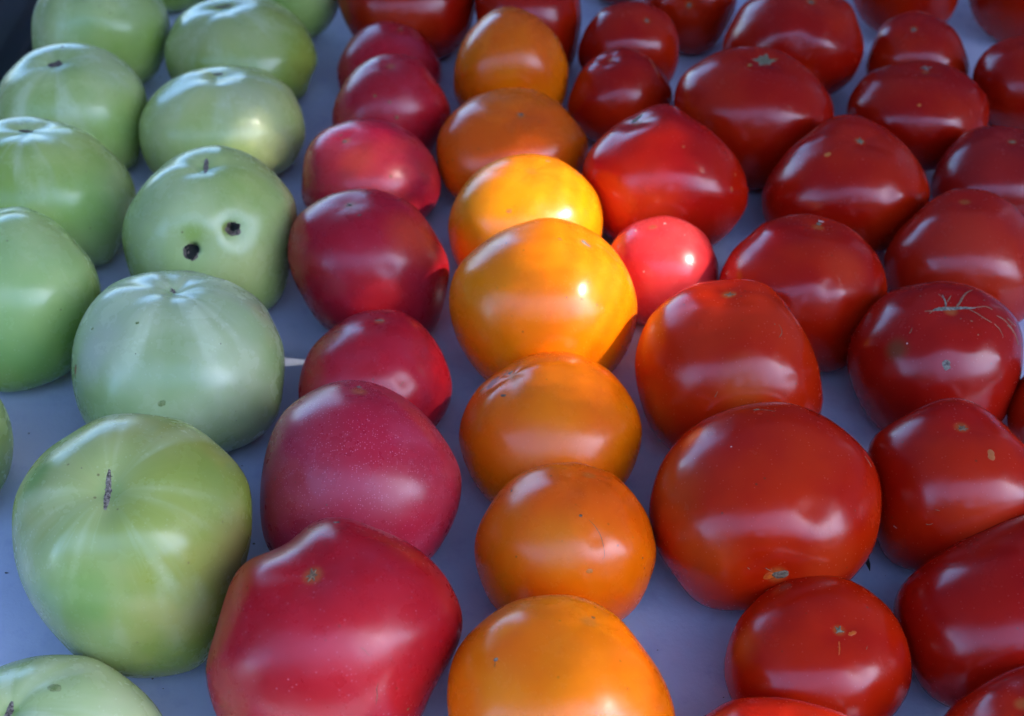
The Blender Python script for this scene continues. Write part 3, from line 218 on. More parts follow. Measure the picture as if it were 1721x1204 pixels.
    {'R': 0.04118, 'H': 0.03766, 'q': 2.12, 'seed': 603, 'dimple': 0.07, 'rib': 0.008, 'lump': 0.013, 'pole': [-0.0196, -0.0855, 0.9961], 'girth_axis': [-0.2967, -0.7284, 0.6176], 'girth': [0.932, 0.946, 0.984, 1.038, 1.051, 1.034, 1.042, 1.029, 1.003, 0.951, 0.963, 0.978, 0.988, 0.994, 1.029, 1.012, 1.0, 0.984, 0.998, 1.015, 1.02, 1.013, 1.024, 1.022, 1.031, 1.018, 0.982, 0.927], 'c': [0.20215, 0.49627, 0.03422], 'kind': 'r', 'label': 'dark red tomato with a wide grey corky crack and curved scratches on top', 'key': 'R19', 'dents': [[-0.1791, -0.7515, 0.635, 0.1445, 0.012], [0.0005, -0.0638, 0.998, 0.2312, 0.02], [0.4582, -0.6139, 0.6428, 0.0867, -0.012]], 'marks': [['crack', [[[[-0.242, -0.0795, 0.967], [-0.1627, -0.0502, 0.9854], [-0.066, -0.0313, 0.9973], [0.027, -0.0332, 0.9991], [0.1147, -0.0367, 0.9927], [0.1962, -0.049, 0.9793], [0.2901, -0.0526, 0.9555]], 0.00298], [[[-0.0637, -0.0209, 0.9978], [-0.05, 0.0783, 0.9957], [-0.0575, 0.1452, 0.9877], [-0.06, 0.1954, 0.9789]], 0.00119], [[[-0.0268, 0.079, 0.9965], [0.0175, 0.1451, 0.9893], [0.0481, 0.1833, 0.9819]], 0.0006], [[[-0.0567, 0.1163, 0.9916], [-0.0798, 0.1751, 0.9813], [-0.1077, 0.2081, 0.9722]], 0.0006], [[[0.0583, -0.0271, 0.9979], [0.1243, 0.0538, 0.9908], [0.1755, 0.1391, 0.9746], [0.2448, 0.2313, 0.9416], [0.3286, 0.3073, 0.8931]], 0.00134], [[[0.2631, -0.0531, 0.9633], [0.349, -0.0263, 0.9368], [0.4203, -0.0091, 0.9073], [0.4822, -0.0375, 0.8753]], 0.0006], [[[0.2059, -0.0703, 0.976], [0.2733, -0.1346, 0.9525], [0.3347, -0.2085, 0.919], [0.3904, -0.2505, 0.8859], [0.42, -0.2668, 0.8674]], 0.00045], [[[0.4457, -0.2738, 0.8523], [0.4913, -0.317, 0.8113], [0.5165, -0.3692, 0.7726], [0.5265, -0.3974, 0.7516]], 0.00042], [[[0.5106, -0.1222, 0.8511], [0.5829, -0.1372, 0.8009], [0.6396, -0.1752, 0.7485], [0.6944, -0.2174, 0.6859], [0.7333, -0.2613, 0.6277], [0.7609, -0.3136, 0.568]], 0.00048], [[[0.6203, -0.197, 0.7592], [0.6645, -0.2039, 0.7189], [0.7002, -0.2345, 0.6743]], 0.0006], [[[0.6375, -0.0817, 0.7661], [0.6908, -0.1086, 0.7149], [0.748, -0.1032, 0.6557]], 0.00033], [[[-0.2302, -0.0912, 0.9689], [-0.2857, -0.0894, 0.9541], [-0.3401, -0.0934, 0.9357]], 0.0006], [[[-0.2606, -0.1025, 0.96], [-0.296, -0.1437, 0.9443]], 0.00045]]], ['blob', [-0.1775, -0.7517, 0.6351], 0.00179, 0.00268, 10, 'corkdark'], ['line', [[-0.5396, -0.3427, 0.769], [-0.5194, -0.3241, 0.7907], [-0.5025, -0.2869, 0.8156]], 0.00054, 'tan'], ['dot', [-0.5697, -0.436, 0.6967], 0.00054, 0.00045, 0, 'pale'], ['dot', [0.2136, -0.4694, 0.8568], 0.00045, 0.00045, 0, 'tan'], ['dot', [-0.314, 0.2252, 0.9223], 0.00045, 0.0006, 0, 'tan'], ['dot', [0.4181, 0.1097, 0.9017], 0.0006, 0.00036, -20, 'tan'], ['dot', [0.1838, -0.2868, 0.9402], 0.00074, 0.00045, -30, 'tan'], ['dot', [0.0714, -0.2411, 0.9679], 0.00045, 0.00045, 0, 'tan']], 'tints': [[[-0.0261, -0.0151, 0.0257], 0.0065, [0.13, 0.05, 0.012], 0.7]]},
    {'R': 0.04173, 'H': 0.0338, 'q': 2.12, 'seed': 616, 'dimple': 0.07, 'rib': 0.008, 'lump': 0.013, 'pole': [-0.1708, 0.1652, 0.9714], 'girth_axis': [-0.3148, -0.7689, 0.5564], 'girth': [1.022, 0.978, 0.937, 0.932, 0.922, 0.981, 1.014, 1.048, 1.044, 1.03, 0.937, 0.869, 0.857, 0.887, 0.94, 0.988, 1.001, 1.038, 1.05, 1.062, 1.038, 1.04, 1.046, 1.046, 1.055, 1.105, 1.082, 1.077], 'c': [0.23944, 0.58484, 0.03178], 'kind': 'r', 'label': 'smooth orange red tomato at the right edge behind the corky cracked one', 'key': 'R20', 'dents': [[0.2885, -0.6884, 0.6655, 0.2388, -0.01]], 'tints': [[[-0.0029, -0.0328, 0.0229], 0.0232, [0.55, 0.05, 0.02], 0.35]]},
    {'R': 0.03772, 'H': 0.03569, 'q': 2.12, 'seed': 629, 'dimple': 0.07, 'rib': 0.008, 'lump': 0.013, 'pole': [-0.1499, 0.0941, 0.9842], 'girth_axis': [-0.3104, -0.667, 0.6773], 'girth': [0.989, 0.998, 0.942, 0.897, 0.844, 0.858, 0.884, 0.933, 1.005, 1.023, 0.99, 0.979, 1.008, 1.082, 1.028, 0.989, 1.004, 1.04, 1.091, 1.195, 1.111, 1.088, 1.052, 1.022, 1.011, 0.993, 0.981, 0.986], 'c': [0.19205, 0.41277, 0.03587], 'kind': 'r', 'label': 'red tomato with tan star and pale tan blotch at the right, below the cracked one', 'key': 'R21', 'dents': [[0.148, -0.5374, 0.8303, 0.1863, -0.012]], 'marks': [['star', [-0.1454, 0.0832, 0.9859], 0.00351, 6, 'tan'], ['blob', [0.0864, -0.3781, 0.9217], 0.00189, 0.0027, 0, 'tanpale'], ['line', [[-0.5284, -0.7413, 0.4139], [-0.5009, -0.7563, 0.4207], [-0.4843, -0.7664, 0.4221]], 0.00038, 'tan'], ['line', [[-0.5965, -0.7696, 0.2278], [-0.5654, -0.7895, 0.2388], [-0.5362, -0.8006, 0.2675]], 0.00041, 'tan'], ['line', [[-0.8395, -0.5419, -0.04], [-0.8135, -0.5806, -0.0332]], 0.00032, 'pale']], 'tints': [[[0.0002, -0.0327, 0.0183], 0.0189, [0.6, 0.05, 0.01], 0.4]]},
    {'R': 0.04834, 'H': 0.03788, 'q': 2.12, 'seed': 642, 'dimple': 0.07, 'rib': 0.008, 'lump': 0.013, 'pole': [-0.0535, -0.9857, 0.1599], 'girth_axis': [-0.1816, -0.6803, 0.71], 'girth': [0.978, 0.972, 0.992, 1.0, 0.99, 1.015, 1.037, 1.053, 1.03, 1.025, 1.002, 0.999, 0.974, 0.958, 0.95, 0.968, 0.996, 1.006, 1.03, 1.117, 1.061, 0.979, 0.985, 0.97, 0.96, 0.974, 0.982, 0.997], 'c': [0.10674, 0.3998, 0.03774], 'kind': 'r', 'label': 'largest red tomato, broad and lying on its side with grey stem scar below', 'key': 'R22', 'dents': [[0.5214, -0.5633, 0.641, 0.1911, -0.014], [0.0087, -0.6214, 0.7835, 0.1805, -0.012], [0.2704, -0.6787, 0.6828, 0.138, 0.018]], 'marks': [['blob', [-0.0324, -0.9866, 0.16], 0.00334, 0.00231, 15, 'greyscar'], ['line', [[-0.1641, -0.9591, 0.2305], [-0.1318, -0.9683, 0.212], [-0.093, -0.9781, 0.1862]], 0.00046, 'tan'], ['line', [[-0.3086, -0.923, 0.2297], [-0.289, -0.9331, 0.2139]], 0.00036, 'tan'], ['slit', [-0.1069, 0.5685, 0.8157], 0.00308, 0.00077, 0, 'tan'], ['line', [[-0.0646, 0.571, 0.8184], [0.01, 0.5286, 0.8488], [0.0695, 0.4953, 0.8659]], 0.00026, 'tan'], ['dot', [-0.4542, -0.0108, 0.8908], 0.00046, 0.00046, 0, 'pale'], ['line', [[0.8323, 0.0942, 0.5462], [0.8536, 0.0588, 0.5177], [0.8754, 0.0168, 0.4831]], 0.00038, 'tan'], ['blob', [-0.11, -0.9831, 0.1464], 0.00308, 0.0018, 20, 'orange']], 'tints': [[[-0.0335, 0.0283, 0.0153], 0.018, [0.6, 0.1, 0.01], 0.4], [[-0.0263, 0.0139, 0.0387], 0.018, [0.6, 0.1, 0.01], 0.4], [[0.0218, -0.0043, 0.0405], 0.0154, [0.6, 0.07, 0.01], 0.3]]},
    {'R': 0.03471, 'H': 0.027, 'q': 2.12, 'seed': 655, 'dimple': 0.07, 'rib': 0.008, 'lump': 0.013, 'pole': [0.1299, -0.193, 0.9726], 'girth_axis': [-0.214, -0.5937, 0.7757], 'girth': [1.002, 0.997, 1.01, 1.029, 1.044, 1.033, 1.044, 1.055, 1.03, 1.033, 1.019, 0.988, 0.962, 0.96, 0.961, 0.992, 1.022, 1.028, 1.036, 1.042, 0.99, 0.965, 0.959, 0.952, 0.951, 0.972, 0.951, 0.972], 'c': [0.11871, 0.32937, 0.02471], 'kind': 'r', 'label': 'small round red tomato at the front with a silvery navel and orange fleck', 'key': 'R23', 'dents': [[0.4478, -0.557, 0.6994, 0.1675, -0.014], [0.2453, -0.6551, 0.7146, 0.1117, 0.012]], 'marks': [['star', [0.1299, -0.193, 0.9726], 0.00266, 5, 'greycork'], ['blob', [0.2912, -0.2367, 0.9269], 0.00194, 0.00097, 20, 'orange'], ['line', [[0.0914, -0.3653, 0.9264], [0.0761, -0.462, 0.8836], [0.0512, -0.5444, 0.8373]], 0.00085, 'orange'], ['line', [[0.4075, -0.4313, 0.8049], [0.4323, -0.3842, 0.8158]], 0.00039, 'tan']], 'tints': [[[-0.032, 0.0004, 0.0098], 0.0097, [0.6, 0.08, 0.01], 0.5]]},
    {'R': 0.04324, 'H': 0.032, 'q': 2.12, 'seed': 668, 'dimple': 0.07, 'rib': 0.008, 'lump': 0.013, 'pole': [0.2819, 0.014, 0.9593], 'girth_axis': [-0.3392, -0.5973, 0.7268], 'girth': [0.932, 0.974, 1.034, 1.137, 1.25, 1.251, 1.2, 1.102, 0.97, 0.862, 0.794, 0.776, 0.802, 0.85, 0.925, 1.034, 1.032, 1.022, 1.042, 1.135, 1.144, 1.09, 1.049, 1.025, 0.971, 0.915, 0.888, 0.891], 'c': [0.19812, 0.34886, 0.0305], 'kind': 'r', 'label': 'big plain dark red tomato at the right edge in front of the tan blotched one', 'key': 'R24', 'marks': [['dot', [-0.5101, -0.8467, -0.1514], 0.00026, 0.00026, 0, 'tan']]},
    {'R': 0.03378, 'H': 0.03378, 'q': 2.12, 'seed': 681, 'dimple': 0.07, 'rib': 0.008, 'lump': 0.013, 'pole': [-0.3058, 0.1606, 0.9385], 'girth_axis': [-0.3441, -0.5164, 0.7841], 'girth': [0.972, 0.945, 0.952, 0.975, 0.995, 1.038, 1.061, 1.071, 1.049, 0.978, 0.952, 0.942, 0.932, 0.975, 1.013, 1.037, 1.024, 1.022, 1.017, 1.041, 1.045, 1.041, 1.017, 0.984, 0.983, 0.987, 0.978, 0.979], 'c': [0.18537, 0.27817, 0.03264], 'kind': 'r', 'label': 'red tomato cut by the bottom right corner', 'key': 'R25'},
    {'R': 0.03774, 'H': 0.03061, 'q': 2.12, 'seed': 694, 'dimple': 0.07, 'rib': 0.008, 'lump': 0.013, 'pole': [-0.1121, 0.288, 0.9511], 'girth_axis': [-0.1821, -0.5204, 0.8343], 'girth': [0.956, 0.989, 1.049, 1.078, 1.12, 1.056, 0.985, 0.936, 0.922, 0.964, 1.024, 1.02, 1.067, 1.094, 1.051, 1.044, 1.049, 1.078, 1.051, 1.031, 1.004, 0.957, 0.929, 0.91, 0.902, 0.91, 0.911, 0.933], 'c': [0.09309, 0.26606, 0.02849], 'kind': 'r', 'label': 'red tomato of which only the top shows at the bottom edge', 'key': 'R26'},
    {'R': 0.0291, 'H': 0.02734, 'q': 2.12, 'seed': 707, 'dimple': 0.07, 'rib': 0.008, 'lump': 0.013, 'pole': [-0.013, 0.4338, 0.9009], 'girth_axis': [-0.3799, -0.682, 0.6249], 'girth': [0.924, 0.934, 0.952, 0.973, 0.994, 1.017, 1.028, 1.031, 1.061, 1.04, 1.006, 0.981, 0.966, 0.964, 0.983, 0.997, 1.005, 1.011, 1.017, 1.025, 1.039, 1.062, 1.075, 1.06, 1.023, 0.979, 0.942, 0.923], 'c': [0.26033, 0.46729, 0.0268], 'kind': 'r', 'label': 'red tomato of which only a dark sliver shows at the right edge', 'key': 'R27'}]

# places where slits are added to let sun through the canopy: outline of the dappled patch (height above the cloth), share of fabric cut out
GAPS = [
    ([(-0.0286, 0.5918, 0.06), (-0.0225, 0.6233, 0.06), (0.0129, 0.6432, 0.06), (0.0447, 0.6262, 0.06), (0.0837, 0.5974, 0.06), (0.1093, 0.565, 0.06), (0.0987, 0.5251, 0.06), (0.0607, 0.4953, 0.06), (0.0334, 0.4716, 0.06), (-0.0001, 0.5157, 0.06), (-0.0202, 0.5251, 0.06), (-0.0273, 0.5496, 0.06)], 0.46),
    ([(-0.0253, 0.6087, 0.06), (-0.0199, 0.6506, 0.06), (0.0199, 0.6665, 0.06), (0.0651, 0.6444, 0.06), (0.1158, 0.5809, 0.06), (0.1047, 0.5157, 0.06), (0.0616, 0.4716, 0.06), (0.0257, 0.4395, 0.06), (-0.0081, 0.4633, 0.06), (-0.0231, 0.5251, 0.06)], 0.14),
    ([(-0.1285, 0.5539, 0.0), (-0.1035, 0.5539, 0.0), (-0.0996, 0.5327, 0.0), (-0.1251, 0.529, 0.0)], 0.24),
    ([(0.0259, 0.3163, 0.06), (0.0407, 0.3109, 0.06), (0.0517, 0.2877, 0.06), (0.044, 0.2684, 0.06), (0.0242, 0.2731, 0.06), (0.0222, 0.303, 0.06)], 0.2),
    ([(0.0043, 0.3302, 0.06), (0.0436, 0.3218, 0.06), (0.06, 0.2877, 0.06), (0.0491, 0.257, 0.06), (0.0078, 0.257, 0.06), (-0.0001, 0.303, 0.06)], 0.09),
    ([(0.0721, 0.295, 0.05), (0.1179, 0.2899, 0.05), (0.1188, 0.2729, 0.05), (0.0696, 0.2729, 0.05)], 0.22),
    ([(-0.1593, 0.6984, 0.055), (-0.1239, 0.6916, 0.055), (-0.0571, 0.6653, 0.055), (-0.0517, 0.6282, 0.055), (-0.0981, 0.6402, 0.055), (-0.1212, 0.6164, 0.055), (-0.1503, 0.6402, 0.055)], 0.12),
]
CANOPY = (.04, .045, .08)
TRANSL = .35
VAL = .16
SKY_BLOCK_H = 4.9
BLOCKER_TREES = [(-10.5, -9.2, 8.6, 'leftmost tree added out of view to thin the sky light'), (-6.6, -9.6, 9.4, 'second tree from the left, added to thin the sky light'), (-2.6, -9.1, 8.8, 'middle tree added out of view to thin the sky light'), (1.4, -9.7, 9.6, 'tallest tree added out of view to thin the sky light'), (5.2, -9.2, 8.9, 'rightmost tree added out of view to thin the sky light')]
# x0, y0, x1, y1, top, bottom of the unseen side curtains, added to shut out sky light
BLOCKER_CURTAINS = [(2.26, -.1, 2.26, 2.76, 2.15, .25), (-2.36, -.2, -2.36, 2.76, 2.15, .5), (-.5, 2.76, 2.22, 2.76, 2.15, .6)]
# ---------------------------------------------------------------- materials
KIND = {   # two skin colours, pale film colour, film strength, speckle strength
    'g': dict(a=(.31, .41, .085), b=(.46, .53, .15), film=(.66, .71, .44), filmk=.45, speck=.03, rough=.25, sss=.10),
    'p': dict(a=(.47, .006, .015), b=(.42, .011, .019), film=(.52, .08, .14), filmk=.14, speck=.16, rough=.275, sss=.12),
    'o': dict(a=(.82, .115, .0005), b=(.86, .16, .0005), film=(.88, .24, .005), filmk=.12, speck=.04, rough=.25, sss=.08),
    'r': dict(a=(.38, .0045, .0005), b=(.47, .014, .0005), film=(.44, .03, .008), filmk=.08, speck=.03, rough=.215, sss=.08),
    'c': dict(a=(.76, .030, .034), b=(.80, .055, .045), film=(.85, .14, .12), filmk=.12, speck=.06, rough=.25, sss=.15),
}
OVER = {'P6': dict(a=(.45, .011, .030), b=(.41, .025, .042), speck=1.0, filmk=.30, rough=.28), 'P5': dict(filmk=.2), 'P1': dict(filmk=.2), 'P2': dict(filmk=.2),
        'P7': dict(a=(.42, .005, .010), b=(.37, .005, .011)), 'P4': dict(a=(.43, .006, .016), b=(.36, .006, .015)),
        'P3': dict(a=(.54, .012, .035), b=(.52, .03, .03)),
        'O2': dict(a=(.80, .095, .0005), b=(.84, .13, .0005)), 'O5': dict(a=(.84, .115, .0005), b=(.88, .16, .0005)),
        'O6': dict(a=(.83, .10, .0005), b=(.87, .14, .0005)), 'O3': dict(a=(.90, .21, .002), b=(.92, .26, .002)),
        'O4': dict(a=(.90, .165, .001), b=(.92, .20, .001)), 'O7': dict(a=(.88, .135, .0005), b=(.92, .19, .001)),
        'G10': dict(a=(.33, .40, .17), b=(.46, .51, .26), filmk=.6), 'G9': dict(a=(.25, .40, .07), b=(.40, .50, .13), filmk=.6),
        'G11': dict(a=(.23, .285, .04), b=(.35, .34, .075), filmk=.35), 'G6': dict(a=(.42, .47, .12), b=(.54, .55, .18)),
        'G8': dict(a=(.34, .42, .09), b=(.46, .51, .15)),
        'G2': dict(a=(.28, .35, .05), b=(.37, .40, .08), filmk=.35), 'G12': dict(a=(.38, .46, .16), b=(.50, .54, .22)),
        'R22': dict(a=(.42, .008, .0005), b=(.50, .019, .0005)), 'R17': dict(a=(.44, .012, .0005), b=(.50, .020, .0005)),
        'R20': dict(a=(.42, .010, .003), b=(.48, .019, .003)), 'R24': dict(a=(.34, .003, .001), b=(.38, .006, .001)),
        'R26': dict(a=(.54, .012, .002), b=(.56, .022, .002)), 'R14': dict(a=(.50, .004, .003), b=(.54, .010, .001)),
        'R19': dict(a=(.31, .004, .002), b=(.37, .007, .002)), 'R15': dict(a=(.29, .006, .005), b=(.32, .01, .006)),
        }
def skin(p):
    k = dict(KIND[p['kind']]); k.update(OVER.get(p['key'], {}))
    m = N({'g': 'green skin', 'p': 'pink skin', 'o': 'orange skin', 'r': 'red skin', 'c': 'rosy skin'}[p['kind']])
    P = m.n('ShaderNodeTexCoord').outputs['Object']
    off = m.n('ShaderNodeVectorMath', {0: P, 1: (p['seed'] * .37, p['seed'] * .11, p['seed'] * .23)}, operation='ADD').outputs[0]
    n1 = m.noise(off, 26, 3)
    n2 = m.noise(off, 75, 4, .6)
    c = m.mix(m.ramp(n1, .35, .65), k['a'], k['b'])
    dirn = m.n('ShaderNodeVectorMath', {0: P}, operation='NORMALIZE').outputs[0]
    xyz = m.n('ShaderNodeSeparateXYZ', {0: dirn}).outputs
    rho = m.math('MAXIMUM', m.math('SQRT', m.math('ADD', m.math('MULTIPLY', xyz[0], xyz[0]), m.math('MULTIPLY', xyz[1], xyz[1]))), .02)
    merid = m.n('ShaderNodeCombineXYZ', {0: m.math('DIVIDE', xyz[0], rho), 1: m.math('DIVIDE', xyz[1], rho), 2: m.math('MULTIPLY', xyz[2], .35)}).outputs[0]
    mo = m.n('ShaderNodeVectorMath', {0: merid, 1: (p['seed'] * .7, 3.1, p['seed'] * .3)}, operation='ADD').outputs[0]
    streak = m.noise(mo, 1.9, 3, .5)
    fine = m.noise(mo, 11, 2, .6)
    upper = m.ramp(xyz[2], .25, .95)
    if p['kind'] == 'g':
        # pale rays running from the scar, over a whitish film
        s1 = m.math('MULTIPLY', m.math('MULTIPLY', m.ramp(streak, .48, .63), m.ramp(xyz[2], -.1, .8)), m.math('MULTIPLY', m.ramp(rho, .04, .4), m.ramp(n2, .25, .6, .4, 1.)))
        c = m.mix(m.math('MULTIPLY', s1, k['filmk']), c, k['film'])
        s2 = m.math('MULTIPLY', m.ramp(fine, .60, .70), upper)
        c = m.mix(m.math('MULTIPLY', s2, .08), c, k['film'])
        c = m.mix(m.math('MULTIPLY', m.ramp(streak, .46, .30), .30), c, (k['a'][0] * .7, k['a'][1] * .82, k['a'][2] * .55))
        c = m.mix(m.math('MULTIPLY', m.ramp(rho, .16, .03), .6), c, (.12, .27, .03))
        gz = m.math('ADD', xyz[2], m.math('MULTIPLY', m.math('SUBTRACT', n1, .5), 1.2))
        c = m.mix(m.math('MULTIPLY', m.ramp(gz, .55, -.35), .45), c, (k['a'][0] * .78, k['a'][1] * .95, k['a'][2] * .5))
        c = m.mix(m.math('MULTIPLY', m.ramp(m.noise(off, 14, 2, .4), .40, .75), .35), c, k['film'])
    else:
        c = m.mix(m.math('MULTIPLY', m.ramp(streak, .55, .75), .22), c, tuple(min(.9, v * 1.25 + .004) for v in k['b']))
        c = m.mix(m.math('MULTIPLY', m.ramp(m.noise(off, 34, 3, .55), .42, .80), k['filmk'] * 1.3), c, k['film'])
        c = m.mix(m.math('MULTIPLY', m.ramp(rho, .12, .03), .45), c, (.45, .16, .03))
    for pos, rad, col, st in p.get('tints', []):
        d = m.n('ShaderNodeVectorMath', {0: P, 1: tuple(pos)}, operation='DISTANCE').outputs['Value']
        d = m.math('ADD', d, m.math('MULTIPLY', m.math('SUBTRACT', n1, .5), rad * 1.1))
        c = m.mix(m.math('MULTIPLY', m.ramp(d, rad * 1.25, rad * .15), st), c, tuple(col))
    # tiny pale lenticels
    vo = m.n('ShaderNodeTexVoronoi', {'Vector': off, 'Scale': 1100. if k['speck'] > .5 else 700., 'Randomness': 1.})
    cell = m.n('ShaderNodeSeparateColor', {0: vo.outputs['Color']}).outputs
    dot = m.math('MULTIPLY', m.ramp(vo.outputs['Distance'], .34, .12), m.math('GREATER_THAN', cell[0], .55 if k['speck'] > .5 else .86))
    c = m.mix(m.math('MULTIPLY', dot, k['speck'] * (.6 if k['speck'] > .5 else 1.4)), c, tuple(min(1, v * 1.1 + .16) for v in k['film']))
    # a few dark pin pricks
    vo2 = m.n('ShaderNodeTexVoronoi', {'Vector': off, 'Scale': 210., 'Randomness': 1.})
    cell2 = m.n('ShaderNodeSeparateColor', {0: vo2.outputs['Color']}).outputs
    dk = m.math('MULTIPLY', m.ramp(vo2.outputs['Distance'], .16, .06), m.math('GREATER_THAN', cell2[1], .70 if p['kind'] == 'o' else .88))
    dk = m.math('MULTIPLY', dk, m.ramp(m.noise(off, 40, 1), .42, .6))
    c = m.mix(m.math('MULTIPLY', dk, .65), c, (.09, .04, .015))
    ro = m.math('ADD', m.ramp(n2, .3, .75, k['rough'] - .035, k['rough'] + .07), m.math('MULTIPLY', dot, .1))
    h = m.math('ADD', m.math('ADD', m.math('MULTIPLY', m.noise(off, 110, 2), .35), m.math('MULTIPLY', m.noise(off, 42, 2), 1.5)), m.math('MULTIPLY', m.noise(off, 900, 2), .022))
    bump = m.n('ShaderNodeBump', {'Height': h, 'Strength': .30, 'Distance': .0009}).outputs[0]
    b = m.n('ShaderNodeBsdfPrincipled', {'Base Color': c, 'Roughness': ro, 'Normal': bump, 'IOR': 1.45,
            'Subsurface Weight': k['sss'], 'Subsurface Scale': .006, 'Specular IOR Level': .5})
    b.inputs['Subsurface Radius'].default_value = {'g': (.6, 1, .3)}.get(p['kind'], (1, .25, .1))
    return m.surf(b.outputs[0])

def corky(name, a, b, rough=.75, scale=900):
    if 'cork' in name or 'scar' in name:
        a = tuple(v * .7 for v in a); b = tuple(v * .75 for v in b)
    m = N(name)
    P = m.n('ShaderNodeTexCoord').outputs['Object']
    n = m.noise(P, scale, 4, .7)
    c = m.mix(m.ramp(n, .38, .62), a, b)
    bu = m.n('ShaderNodeBump', {'Height': n, 'Strength': .8, 'Distance': .0004}).outputs[0]
    return m.surf(m.n('ShaderNodeBsdfPrincipled', {'Base Color': c, 'Roughness': rough, 'Normal': bu}).outputs[0])
MARK = {
    'dark': corky('dark scar tissue', (.09, .06, .045), (.20, .14, .10)),
    'corkdark': corky('brown scar tissue', (.07, .045, .03), (.42, .33, .25)),
    'cork': corky('grey cork', (.14, .10, .07), (.36, .28, .20)),
    'greycork': corky('grey green cork', (.15, .12, .06), (.36, .30, .17)),
    'crack': corky('grey cracked skin', (.10, .085, .06), (.30, .255, .18)),
    'crackline': corky('tan cracked skin', (.20, .075, .035), (.30, .15, .08)),
    'greyscar': corky('dark grey scar', (.12, .075, .04), (.27, .18, .10)),
    'tan': corky('tan scar tissue', (.16, .065, .03), (.36, .19, .09)),
    'tanpale': corky('tan stain', (.46, .14, .045), (.42, .10, .02), .4, 300),
    'pale': corky('pale fleck', (.75, .45, .35), (.85, .6, .5), .5),
    'brown': corky('brown fleck', (.20, .06, .015), (.34, .12, .03), .5),
    'brownpale': corky('faint brown stain', (.55, .15, .02), (.60, .19, .02), .35, 300),
    'greenspot': corky('olive spot', (.14, .20, .04), (.30, .33, .12), .5, 500),
    'greenspot2': corky('dull olive stain', (.30, .045, .01), (.34, .02, .008), .35, 300),
    'purplish': corky('bruised skin', (.42, .10, .06), (.36, .06, .03), .4, 300),
    'orange': corky('orange streak', (.62, .12, .01), (.50, .05, .008), .35, 300),
    'yellowtan': corky('yellow scar edge', (.50, .26, .06), (.42, .18, .03), .5),
    'rim': corky('hollow rim', (.05, .032, .022), (.24, .16, .11)),
    'black': corky('dark hollow', (.006, .006, .004), (.012, .012, .006), .9),
}

# ---------------------------------------------------------------- tomatoes
class Body:
    """evaluates points of one tomato in its own axes (blossom end on +Z)"""
    def __init__(s, p):
        s.p = p; s.B = frame_of(p['pole']); s.c = np.array(p['c'])
    def local(s, d):                     # d: world directions -> local points
        d = np.atleast_2d(d); d = d / np.linalg.norm(d, axis=1)[:, None]
        w = body_points(d @ s.B, s.p)
        w[:, 2] = np.maximum(w[:, 2], -s.c[2] + .0002)
        return w @ s.B
    def tangent(s, d):
        d = np.array(d, float); d /= np.linalg.norm(d)
        U = np.array((1.0, 0, 0)); U = U - d * (d @ U); U /= np.linalg.norm(U)
        return d, U, np.cross(d, U)
    def patch_pts(s, d, uv, lift):
        d, U, V = s.tangent(d)
        R = np.linalg.norm(s.local(d)[0])
        uv = np.array(uv)
        dd = d * R + uv[:, :1] * U + uv[:, 1:2] * V
        dd /= np.linalg.norm(dd, axis=1)[:, None]
        return s.local(dd) + (dd @ s.B) * np.array(lift)[:, None]

def radial_patch(body, name, d, prof, lift, mat, parent, rnd, rings=(.3, .6, .85, 1), n=44, cx=0, cy=0, wave=0, jit=.35):
    uv, lf = [(cx, cy)], [lift]
    for q in rings:
        for i in range(n):
            a = 2 * math.pi * i / n; r = prof(a) * q
            u, v = r * math.cos(a), r * math.sin(a)
            uv.append((cx + u, cy + v))
            h = lift * (1 - q ** 3) * (1 + rnd.uniform(-jit, jit)) + wave * math.sin((u + v) * 2 * math.pi / .0011) * (1 - q)
            lf.append(h if q < 1 else -.00012)
    pts = body.patch_pts(d, uv, lf)
    fc = [(0, 1 + i, 1 + (i + 1) % n) for i in range(n)]
    for k in range(len(rings) - 1):
        o1, o2 = 1 + k * n, 1 + (k + 1) * n
        fc += [(o1 + i, o2 + i, o2 + (i + 1) % n, o1 + (i + 1) % n) for i in range(n)]
    return mesh_obj(name, pts, fc, mat, parent)

def strip_geo(body, dirs, width, lift=.00016, taper_both=True):
    """a thin raised line following the skin"""
    D = [np.array(x, float) / np.linalg.norm(x) for x in dirs]
    path = []
    for i in range(len(D) - 1):
        p0, p1, p2, p3 = D[max(i - 1, 0)], D[i], D[i + 1], D[min(i + 2, len(D) - 1)]
        for t in np.linspace(0, 1, 6, endpoint=False):
            path.append(.5 * (2 * p1 + (p2 - p0) * t + (2 * p0 - 5 * p1 + 4 * p2 - p3) * t * t + (3 * p1 - p0 - 3 * p2 + p3) * t ** 3))
    path.append(D[-1]); path = np.array(path); path /= np.linalg.norm(path, axis=1)[:, None]
    R = np.linalg.norm(body.local(path[0])[0]); n = len(path); vs = []
    rnd = random.Random(int(abs(path[0][0]) * 1e6))
    for i in range(n):
        tg = path[min(i + 1, n - 1)] - path[max(i - 1, 0)]
        side = np.cross(path[i], tg); side /= np.linalg.norm(side)
        t = i / (n - 1)
        w = width / 2 * (min(1, t * 5 + .25) if taper_both else 1) * (1 - t ** 2) ** .6 * rnd.uniform(.75, 1.2) + width * .04
        for q, l in ((-1, -.00008), (0, lift), (1, -.00008)):
            vs.append((path[i] + side * (w * q / R), l))
    dd = np.array([v[0] for v in vs]); dd /= np.linalg.norm(dd, axis=1)[:, None]
    pts = body.local(dd) + (dd @ body.B) * np.array([v[1] for v in vs])[:, None]
    fc = []
    for i in range(n - 1):
        for q in (0, 1):
            a = i * 3 + q
            fc.append((a, a + 1, a + 4, a + 3))
    return pts, fc

